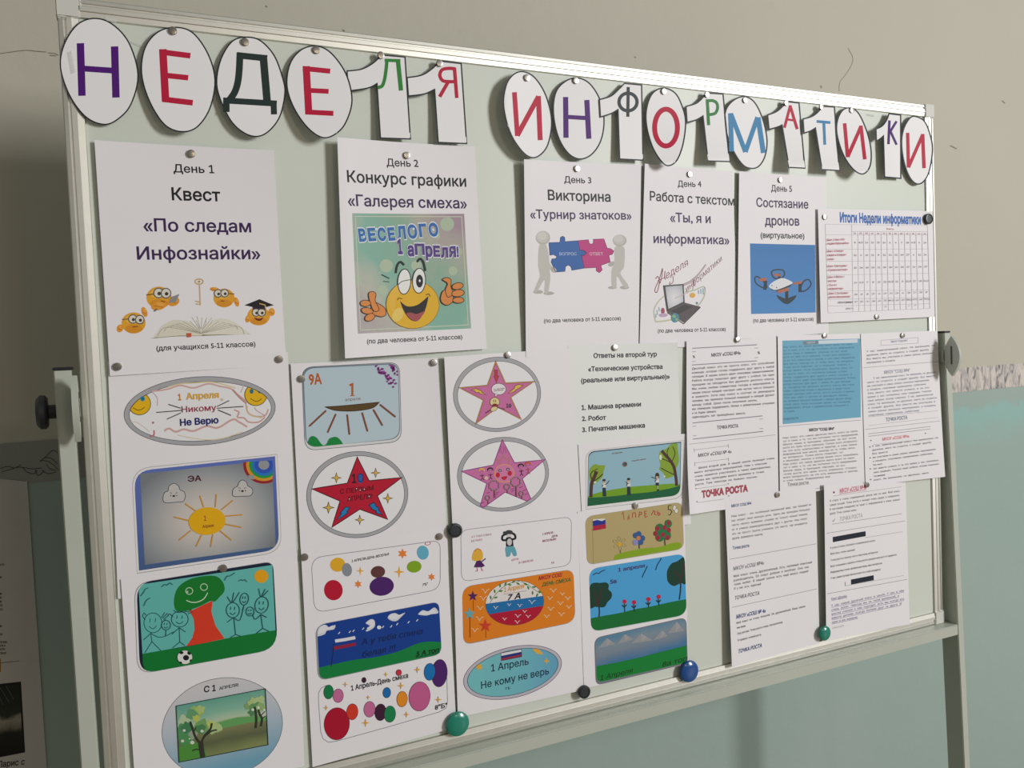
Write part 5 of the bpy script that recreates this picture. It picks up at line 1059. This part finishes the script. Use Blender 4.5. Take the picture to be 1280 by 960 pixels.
q = p.sub('lettering'); q.text('1 апреля', (445, 672), (683, 632), 32, '#4a3468', .02); q.text('5в', (375, 780), (432, 772), 36, '#4a3468', .03)
p = S.part('mountain_picture', Z3); MQ = rq([(232, 408), (1052, 222), (1066, 636), (246, 832)], [70, 65, 55, 60]); p.poly(MQ, '#70757c'); MQ = rq([(244, 412), (1048, 234), (1056, 625), (258, 805)], [66, 60, 50, 55])
p.poly(MQ, ramp_mat('hazy_sky', [(0, '#557f98'), (.3, '#778894'), (.55, '#76828e'), (1, '#3f6f96')], 'lin', p.pl((640, 330)), p.pl((660, 570)), .35, 28))
for m in ([(265, 500), (345, 410), (425, 462)], [(435, 465), (505, 375), (585, 420)], [(560, 458), (650, 368), (755, 430)], [(755, 432), (835, 340), (890, 390)], [(880, 370), (965, 262), (1032, 345)]): q = p.sub('mountain'); q.poly(m, '#8f9196'); q.poly([m[1], ((m[1][0] + m[2][0]) / 2, (m[1][1] + m[2][1]) / 2), ((m[0][0] + m[2][0]) / 2, (m[0][1] + m[2][1]) / 2)], '#9a9a9d')
p.sub('meadow').poly(clip([(240, 662), (450, 622), (640, 580), (850, 525), (1070, 470), (1070, 700), (250, 830)], MQ), '#0a7a30')
q = p.sub('lettering'); q.text('1 Апреля', (285, 787), (577, 714), 44, '#0c3018', .01, .2); q.text('8а топ', (838, 664), (1062, 606), 42, '#0c3018', .01, .2)
S.finish()

# ------------------------------------------------------------------ typed sheets
X1, X2, X3, X4 = (840, 530, 5.818), (980, 530, 5.818), (890, 600, 4.741), (890, 690, 4.741)
GT = 'typed sheets on the right of the board'
INKT, LG = '#3c3c42', '#96959a'
W_A = 'Десятый класс это не просто класс, это сплочённая команда, которая готова поддержать друг друга в любой ситуации. В нашем классе царит атмосфера взаимопонимания. Ребята всегда помогают друг другу с учёбой. Ни один праздник не обходится без дружного десятого класса. Мы очень любим совместные походы и мероприятия. В нашем классе каждый чувствует себя частью чего-то большего и важного. Хотя наш класс и состоит из двенадцати человек, мы являемся большой командой и каждый дружит между собой. Даже после окончания школы, мы планируем поддерживать тёплые и доверительные отношения и не будем забывать одиннадцать лет проведённых вместе.'.split()
W_B = 'Наш класс это самое дружное место всего на свете, тут и смех, и то, что мы постоянно что-то придумываем. Школа наша, в принципе, обычная, но вот точка роста это прям что-то новенькое. Столько всего интересного, на что есть компьютеры и принтер, и очки новые. Информатика моя мечта, никогда не то чтобы легко, но интересно. Точка роста помогает, тут и объясняют понятно, и всегда можно что-то попробовать.'.split()
W_C = 'У нас замечательный класс. Не маленькие, но дружные, никто не ссорится, а создаёт дружбу. Все вместе мы участвуем в самых разных школьных мероприятиях: и концерты, спортивные соревнования, субботники. Уже много лет вместе учимся, и за это время у нас сложились свои традиции. Учителя наши добрые, всегда помогают.'.split()
W_D = 'Школа второй дом. В нашей школе проводят очень много интересных мероприятий. Нам с классом очень нравится участвовать в таких мероприятиях. Также мы проводим много времени в точке роста. Там никогда не бывает скучно. В точке роста проводят очень много развивающих игр. Там очень интересно проводить время.'.split()
def rule(p, a, b, w=4, c=LG): (p.twin('ruled_line') if math.dist(a, b) > 90 else p).line([a, b], w, c)
# first sheet: bold rules and a red bottom heading
S = Sheet('typed_sheet', 'typed sheet with a red heading along its bottom edge', 'typed sheet', GT, [(858.2, 426), (970.5, 419), (974, 630), (862.3, 643)], .0052, lambda u, v: .011 * (1 - u) ** 4 * v ** 3 + .003 * (1 - u) ** 2 * v)
p = S.part('ruled_lines', W7)
for a, b in (((147, 206), (618, 180)), ((145, 327), (618, 297)), ((150, 749), (658, 697)), ((152, 866), (662, 810))): rule(p, a, b, 6, '#7f7f84')
for x, y in ((147, 231), (145, 303), (600, 205), (600, 274), (150, 773), (152, 842), (635, 721), (637, 790)): rule(p, (x, y), (x + 26, y - 1.5), 4)
rule(p, (125, 903), (752, 835), 3)
p.v(X1)
for a, b in (((168, 188), (405, 158)), ((172, 283), (410, 253)), ((182, 470), (398, 440)), ((185, 572), (378, 545)), ((160, 178), (164, 205)), ((408, 146), (410, 172)), ((165, 275), (168, 305)), ((410, 245), (411, 270))): rule(p, a, b, 3, '#a09fa4')
for x, y in ((174, 470), (408, 434), (181, 564), (412, 522)): p.ell(x, y, 4, 4, '#4a4a50')
p = S.part('printed_lettering', W7); p.text('МКОУ «СОШ №4»', (287, 267), (500, 250), 24, '#37373c', .03, 0, 2); p.text('%', (151, 277), (168, 276), 20, '#37373c', .03, 0, 2); p.text('%', (622, 248), (640, 247), 20, '#37373c', .03, 0, 2)
p.para(W_A, (145, 362), (742, 316), (.2, 29.3), [1] * 9 + [.79, 1, .29, .65], 15, INKT, 56, .016)
p.text('ТОЧКА РОСТА', (328, 794), (482, 781), 24, '#37373c', .03, 0, 2)
p.v(X1); p.text('МКОУ «СОШ № 4»', (190, 241), (433, 211), 24, '#37373c', .015, .1, 2)
p.para(W_D, (163, 330), (745, 254), (1.5, 29.5), [1, .9, .95, .86, .78], 14, INKT, 49, .012, 0, .05)
S.part('red_heading', X1).text('ТОЧКА РОСТА', (217, 536), (553, 488), 46, '#a04654', .07, 0, 2)
S.finish()
# second sheet: teal block
S = Sheet('typed_sheet', 'typed sheet with a large blue-grey block of text at its top', 'typed sheet', GT, [(972, 419.5), (1077, 416.6), (1081, 604), (975, 622)], .0064, lambda u, v: .0008 * (1 - u) ** 2)
BT = '#6aa4be'
p = S.part('blue_block', (0, 0, 1)); p.poly([(978, 425.8), (1075.2, 423.2), (1076, 521.5), (978.3, 530.3)], BT)
p.v(W8); p.poly([(138, 155), (250, 150), (250, 174), (140, 181)], '#6f7f8c'); p.poly([(250, 150), (535, 138), (535, 165), (250, 174)], '#c4d0d8'); p.text('ЧУДЕСНЫЙ', (165, 172), (225, 168), 13, '#b8c4cc', .02, 0, 1)
q = p.sub('block_lettering', W7); q.para(W_B + W_A, (808, 203), (1312, 180), (.25, 24.6), [1, 1.03, .92, .98, 1.03, 1.02, .96, 1, .92, .99, 1.03, .97, 1.02, .96, 1.03, .93, .98, .96, .93, .15], 13, '#2f5e74', 56, 0)
q.text('ТОЧКА РОСТА', (808, 730), (918, 719), 14, '#2f5e74', .02, 0, 1)
p = S.part('printed_lettering', X2); p.text('МКОУ "СОШ №4"', (182, 53), (365, 44), 20, '#37373c', .05, 0, 2)
p.v(X1); p.para(W_B, (806, 108), (1352, 56), (.4, 24), [1, 1, .97, .99, .99, .96, .8, 1.0, .95, .98, .82, .97, .99, .62], 13, INKT, 54, .010)
p.text('Точка роста', (840, 454), (992, 437), 26, '#3e3e44', .01, 0, 2)
p = S.part('ruled_lines', (0, 0, 1)); rule(p, (973.9, 533.2), (1076, 525.1), .6); rule(p, (976, 616), (1029, 609.5), .6)
S.finish()
# third sheet
S = Sheet('typed_sheet', 'typed sheet overhanging the right rail, with a small boxed title', 'typed sheet', GT, [(1076, 417), (1171.8, 413.2), (1181.5, 596), (1082, 608)], .0076, lambda u, v: .005 * u ** 3 * v * v)
BL = '#5c6682'
p = S.part('ruled_lines', W8); p.line([(705, 148), (975, 128), (975, 168), (705, 185)], 3, '#a3a2ab', closed=True)
for a, b, w in (((578, 347), (1125, 302), 3), ((612, 705), (1120, 660), 2), ((615, 768), (1115, 708), 2), ((590, 796), (1135, 734), 3), ((615, 828), (1065, 774), 4), ((615, 846), (1065, 792), 4)): rule(p, a, b, w)
p.v(X2); rule(p, (650, 150), (1120, 100), 2)
for x, y in ((632, 119), (1028, 68), (624, 167), (626, 246), (627, 326), (630, 404)): p.ell(x, y, 4.5, 4.5, '#44444a')
p = S.part('printed_lettering', W8); p.text('МКОУ "СОШ №4"', (778, 165), (898, 156), 13, '#5a6288', .02, 0, 2)
p.para(W_C, (600, 235), (1095, 189), (.5, 27.5), [1, .92, .98, .42], 13, INKT, 49, .010)
p.text('МКОУ "СОШ №4"', (728, 392), (915, 376), 24, '#6a7288', .01, 0, 2)
p.para(W_C, (604, 434), (1106, 384), (1, 26.6), [1, .98, .9, .85, .89, .92, .94, 1, .97, .98, .74], 13, BL, 50, .010, 0, .09)
p.text('ТОЧКА РОСТА', (740, 738), (897, 720), 26, '#5c6478', .02, 0, 2)
p.v(X2); p.para(W_C, (640, 168), (1120, 104), (1.5, 27.2), [1, .9, .23, .96, .91, .14, .99, 1.0, .17, .83], 12, INKT, 49, .010)
S.part('red_heading', X2).text('МКОУ «СОШ №4»', (715, 122), (912, 98), 22, '#c96a76', .03, 0, 2)
S.finish()
# lower left typed sheet
S = Sheet('typed_sheet', 'typed sheet hanging lowest, ending just left of the small green magnet', 'typed sheet', GT, [(906, 623), (1019.7, 608), (1024.5, 804), (915, 834.5)], .0078, lambda u, v: .006 * (1 - u) ** 3 * v)
p = S.part('printed_lettering', X3); NB = '#2f4a7c'
p.text('МКОУ СОШ №4', (115, 162), (233, 145), 16, NB, .03, 0, 2)
W_E = 'Наш класс - это особенный маленький мир, где каждый из нас играет свою важную роль. Здесь мы проводим большую часть своего времени, узнаём не только новые знания, но и учимся взаимодействовать друг с другом. Наш класс это не просто группа учеников, это место, где рождается дружба, формируется характер, развиваются таланты и воплощаются в жизнь самые смелые мечты.'.split()
p.para(W_E, (115, 221), (588, 150), (1, 26.3), [1, .98, .95, .94, .94, .385], 12, INKT, 60, .010)
p.text('Точка роста', (122, 412), (220, 396), 18, NB, .03, 0, 2)
p.text('МКОУ «СОШ №4»', (126, 537), (308, 500), 22, '#3a3f4c', .01, .2, 2)
p.para('Мой класс очень дружелюбный. Есть любимый классный руководитель. Её зовут добрая и весёлая. Она нас тоже любит. В нашей школе есть ещё много людей! И у нас есть чудесный директор, который очень любит детей.'.split(), (128, 577), (592, 492), (1, 24.5), [1, .96, .95, .34], 13, INKT, 54, .010)
p.text('ТОЧКА РОСТА', (136, 710), (280, 680), 22, '#3a3f4c', .015, .2, 2)
p.text('МКОУ «СОШ № 4»', (143, 822), (318, 784), 22, NB, .03, .2, 2)
p.v(X4); p.para('Мой класс не очень большой. Он дружелюбный. Наша школа очень большая.'.split(), (145, 427), (552, 326), (2, 28), [1, .13], 12, INKT, 60, .010)
p.text('Она уютная. Точка роста очень технологична.', (150, 491), (420, 420), 13, INKT, .006, 0, 1); p.text('Я горжусь точкой роста.', (152, 530), (293, 494), 13, INKT, .006, 0, 1)
p.text('ТОЧКА РОСТА', (157, 600), (295, 563), 22, NB, .03, .2, 2)
p = S.part('ruled_lines', X3); rule(p, (105, 470), (618, 378), 3); rule(p, (118, 755), (622, 645), 3)
S.finish()
# lower right typed sheet
S = Sheet('typed_sheet', 'typed sheet with two blacked-out bars', 'typed sheet', GT, [(1030, 605.7), (1132, 603), (1137.2, 780.3), (1033, 801)], .0088, lambda u, v: .004 * (1 - u) ** 2 + .002 * u * u)
p = S.part('ruled_lines', X3)
for a, b, w in (((715, 95), (1122, 40), 2), ((712, 262), (1125, 200), 3), ((678, 316), (1145, 242), 3), ((905, 342), (1130, 306), 2), ((785, 628), (1135, 566), 2), ((683, 674), (1155, 589), 3)): rule(p, a, b, w)
p.ell(722, 73, 5, 6, '#5a3040'); rule(p, (789, 604), (789, 626), 3, '#55555c'); p.line([(714, 240), (719, 246), (728, 230)], 3, '#85858c')
for b in ([(715, 338), (910, 303), (911, 333), (716, 369)], [(823, 590), (958, 564), (959, 594), (824, 620)]): S.part('black_bar', X3).poly(b, '#1d2430')
p = S.part('printed_lettering', X3)
p.para('Я учусь в очень современной школе как по мне. Мой класс самый лучший. Точка роста и выходит очень рядом, и совершенно. В настоящем поведении не чаще! С информатикой я очень хорошо дружу! Точка хорошая школа. В очень рада, что учусь в ней!'.split(), (697, 130), (1112, 70), (.5, 25), [1, 1, 1, .38], 12, INKT, 62, .010)
p.text('ТОЧКА РОСТА', (757, 244), (892, 220), 24, '#9c9ba0', .01, 0, 2)
for t, a, b in (('Я учусь в очень хорошей и современной школе.', (700, 409), (968, 363)), ('Мой класс очень хороший.', (702, 444), (848, 418)), ('Точка роста и нахожу часто там очень интересно.', (702, 482), (985, 431)), ('Моё отношение к школе и точке роста хорошее мне всё это нравится.', (703, 518), (1095, 447)), ('Информатика очень правильная вещь, мне интересно.', (703, 553), (1010, 497)), ('У нас самая лучшая школа и все что в ней находится.', (703, 588), (1000, 534))): p.text(t, a, b, 12, INKT, .006, 0, 1)
p = S.part('red_heading', X3); p.text('МКОУ «СОШ №4»', (757, 76), (915, 52), 24, '#bf5570', .03, 0, 2); p.line([(755, 82), (915, 57)], 3, '#bf5570')
p = S.part('underlined_lettering', X3); PB = '#6a5f86'; p.text('Класс «Дружба»', (707, 712), (800, 693), 14, PB, .02, 0, 1); p.line([(707, 716), (800, 697)], 2, PB)
W_F = 'У нас самый дружный класс в школе. У нас в нём очень любят. Никогда мы не такой маленький, и многие учителя к нам подходят, есть мы всегда все вместе делаем, всегда болеем друг за друга. И оценки на всех нормальные, вообще у нас бывает, мы на них очень любим наш класс.'.split()
p.para(W_F, (707, 752), (1137, 660), (.8, 24.5), [1, .93, 1.0, .96, .355], 13, PB, 54, .010)
for i, w in enumerate((1, .93, 1.0, .96, .355)): p.line([(707 + .8 * i, 756 + 24.5 * i), (707 + .8 * i + 430 * w, 756 + 24.5 * i - 92 * w)], 2.5, '#8a80a2')
p.text('ТОЧКА РОСТА', (712, 884), (782, 868), 11, '#bdbac0', .01, 0, 1)
S.finish()

# newspaper hanging on the wall at the left
S = Sheet('wall_newspaper', 'grey printed page hanging on the dark wall left of the stand', 'newspaper page', None, [(-45, 594), (34, 602), (58.5, 962), (-38, 985)], .0025, None, NEWS, Y0=D)
Z5 = (0, 600, 2.667)
p = S.part('printed_lettering', Z5); NI = '#2c2b28'
for y, w in ((285, 14), (327, 6), (382, 7), (395, 5), (408, 6), (420, 8), (434, 10), (490, 6), (517, 8), (543, 22), (555, 18), (567, 16), (580, 20)): p.text('новости класса'[:max(3, int(w / 2))], (-20, y + 1), (w, y), 8, NI, .03, 0, 1)
p.text('Парис с', (-8, 958), (82, 948), 20, NI, .02, 0, 2)
p.line([(-60, 616), (65, 603)], 1.5, '#4c4a44')
p = S.part('printed_photograph', Z5); p.poly([(-60, 686), (70, 672), (84, 908), (-60, 936)], '#1a1a17'); p.poly([(-60, 694), (64, 680), (77, 902), (-60, 928)], ramp_mat('grey_photo', [(0, '#1c211c'), (.42, '#2c302a'), (.5, '#8d8a7c'), (.62, '#6b685c'), (.7, '#23241f'), (1, '#151612')], 'lin', p.pl((0, 690)), p.pl((10, 920)), .35, 40))
p.poly([(-60, 600 + 0), (3, 595), (3, 640), (-60, 645)], '#94703c'); 
for a, b in (((0, 692), (30, 740)), ((20, 686), (45, 730)), ((-10, 700), (10, 750))): p.line([a, b], 2, '#565a50')
S.finish()

# ------------------------------------------------------------------ magnets
ALLS = {}
def depth_at(px, py):
    """height of the paper under a pixel (nothing there: the bare board)"""
    dg = bpy.context.evaluated_depsgraph_get(); o = Vector((CAM_C[0], CAM_C[2], TOP - CAM_C[1])); r = ray(px, py); d = Vector((r[0], r[2], -r[1])).normalized()
    hit, loc, *_ = SC.ray_cast(dg, o, d)
    return loc
bpy.context.view_layer.update()
def disc_mesh(name, prof, m):
    b = MB().lathe(prof, (0, 0, 0), 'y', 32); bmesh.ops.recalc_face_normals(b.bm, faces=b.bm.faces); me = bpy.data.meshes.new(name); b.bm.to_mesh(me); b.bm.free(); me.materials.append(m)
    me.polygons.foreach_set('use_smooth', [True] * len(me.polygons)); me.set_sharp_from_angle(angle=math.radians(30)); return me
SM = disc_mesh('small_magnet', [(.0046, 0), (.0050, -.0004), (.0050, -.0027), (.0046, -.0032), (.0040, -.0033)], MAGS)
SMALL = [(216, 39, 'on the first red Е card'), (306, 53, 'on the dark green Д card'), (395, 63, 'on the second red Е card'), (475.5, 69.5, 'at the shoulder of the figure 1 with Л'), (549, 79.5, 'at the shoulder of the figure 1 with Я'),
  (658, 97.5, 'on the red И card left of the purple Н'), (719, 101, 'on the purple Н card beside Ф'), (829, 114.5, 'on the red О card'), (883, 118.5, 'at the shoulder of the figure 1 with Р'), (930.7, 125.5, 'on the blue М card'), (982, 129, 'at the shoulder of the figure 1 with А'), (1026, 134, 'at the shoulder of the figure 1 with Т'), (1064, 138, 'on the red И card right of the blue Т'),
  (239, 192.5, 'above the Day 1 heading'), (508, 194.5, 'above the Day 2 heading'), (720.5, 211, 'above the Day 3 heading'), (861.5, 218, 'above the Day 4 heading'), (975, 225, 'above the Day 5 heading'),
  (1030.3, 271.3, 'at the left of the blue results title'), (1095.3, 396, 'under the results table'), (146.8, 458.3, 'left above the scribbled oval badge'), (349, 449, 'right above the scribbled oval badge'), (278.7, 710, 'on the top edge of the smiling tree picture'),
  (376.8, 473.4, 'left of the orange 9А'), (541.7, 453.3, 'at the top right of the pale blue smile sheet'), (380.6, 696, 'at the left of the upper balls badge'), (549, 670.3, 'at the top right of the balls and flag sheet'), (634.3, 443.7, 'on the ring of the upper pink star badge'),
  (768, 434.6, 'above the list of answers'), (793.7, 632, 'between the park picture and the tan badge'), (921.5, 424.5, 'on the top edge of the ruled typed sheet'), (1030, 419.6, 'above the blue-grey block of text'), (1127.5, 419.2, 'above the small boxed title'),
  (971, 618.3, 'on the top edge of the lowest hanging typed sheet'), (1083, 606, 'on the top edge of the typed sheet with black bars')]
def seat(px, py, r):
    """where a disc of radius r sits on the highest paper under it"""
    h = depth_at(px, py); k = r / .0012
    ys = [h.y] + [depth_at(px + k * math.cos(a) * .7, py + k * math.sin(a)).y for a in [i * math.pi / 6 for i in range(12)]]
    Y = min(y for y in ys if y < .02); x, z = at(px, py, Y); return Vector((x, Y, TOP - z))
hits = [seat(m[0], m[1], .005) for m in SMALL]
for (px, py, where), h in zip(SMALL, hits):
    o = bpy.data.objects.new('small_magnet', SM); COL.objects.link(o); o.location = (h.x, min(h.y, 0) + .0002, h.z)
    tag(o, 'small round grey magnet ' + where, 'magnet', 'small steel magnets')
FLATP = [(.0093, 0), (.0104, -.0010), (.0104, -.0058), (.0096, -.0068), (.0076, -.0071), (.0070, -.0062), (.0040, -.0062), (.0002, -.0063)]
DOMEP = [(.0160, 0), (.0185, -.0012), (.0190, -.0034), (.0178, -.0060), (.0145, -.0080), (.0090, -.0092), (.0030, -.0096)]
DOMES = [(r * .72, h * .85) for r, h in DOMEP]
BIG = [(1158.5, 274, FLATP, MAGB, 'black round magnet holding the top right corner of the results sheet', 1.0, 'black round magnets'), (568, 662.5, FLATP, MAGB, 'black round magnet between the red star sheet and the pink star sheet', 1.0, 'black round magnets'),
       (729, 864, FLATP, MAGB, 'black round magnet on the bottom rail between the teal oval and the mountain picture', .98, 'black round magnets'),
       (571, 904, DOMEP, MAGG, 'large green domed magnet on the bottom rail, below the coloured balls', .97, 'coloured domed magnets'), (860, 838.5, DOMEP, MAGU, 'blue domed magnet at the corner of the mountain picture', .98, 'coloured domed magnets'), (1029.5, 791, DOMES, MAGG, 'smaller green domed magnet between the two lowest typed sheets', 1.0, 'coloured domed magnets')]
hits = [seat(m[0], m[1], .017 if m[2] is DOMEP else .011) for m in BIG]
for (px, py, prof, m, lab, k, g), h in zip(BIG, hits):
    me = disc_mesh('round_magnet', [(r * k, y * k) for r, y in prof], m)
    o = bpy.data.objects.new('round_magnet', me); COL.objects.link(o); o.location = (h.x, min(h.y, 0) + .0003, h.z); tag(o, lab, 'magnet', g)
TAPE = mat('clear_tape', (.75, .76, .72), .12); TAPE.node_tree.nodes['Principled BSDF'].inputs['Alpha'].default_value = .22
for pts, lab in (([(132, 21), (146, 24), (146, 29), (133, 26)], 'strip of clear tape over the top edge of the big purple Н card'), ([(85, 65), (90, 63), (95, 90), (90, 92)], 'strip of clear tape on the left side of the big purple Н card'),
                 ([(164, 51), (181, 57), (180, 60), (164, 54)], 'strip of clear tape between the purple Н card and the first red Е'), ([(1084, 142), (1093, 143.5), (1093, 146), (1084, 144.5)], 'strip of clear tape left of the figure 1 with К')):
    Y = -.0082 if pts[0][0] < 150 else -.0012
    q = [at(a, b, Y) for a, b in pts]; c = (sum(x for x, z in q) / 4, sum(z for x, z in q) / 4)
    vs = [(x - c[0], dy, c[1] - z) for dy in (0, .0003) for x, z in q]
    o = meshobj('clear_tape', vs, [(3, 2, 1, 0), (4, 5, 6, 7), (0, 1, 5, 4), (1, 2, 6, 5), (2, 3, 7, 6), (3, 0, 4, 7)], TAPE); o.location = (c[0], Y, TOP - c[1]); tag(o, lab, 'tape', 'clear tape strips')
bpy.data.objects.remove(_fo)
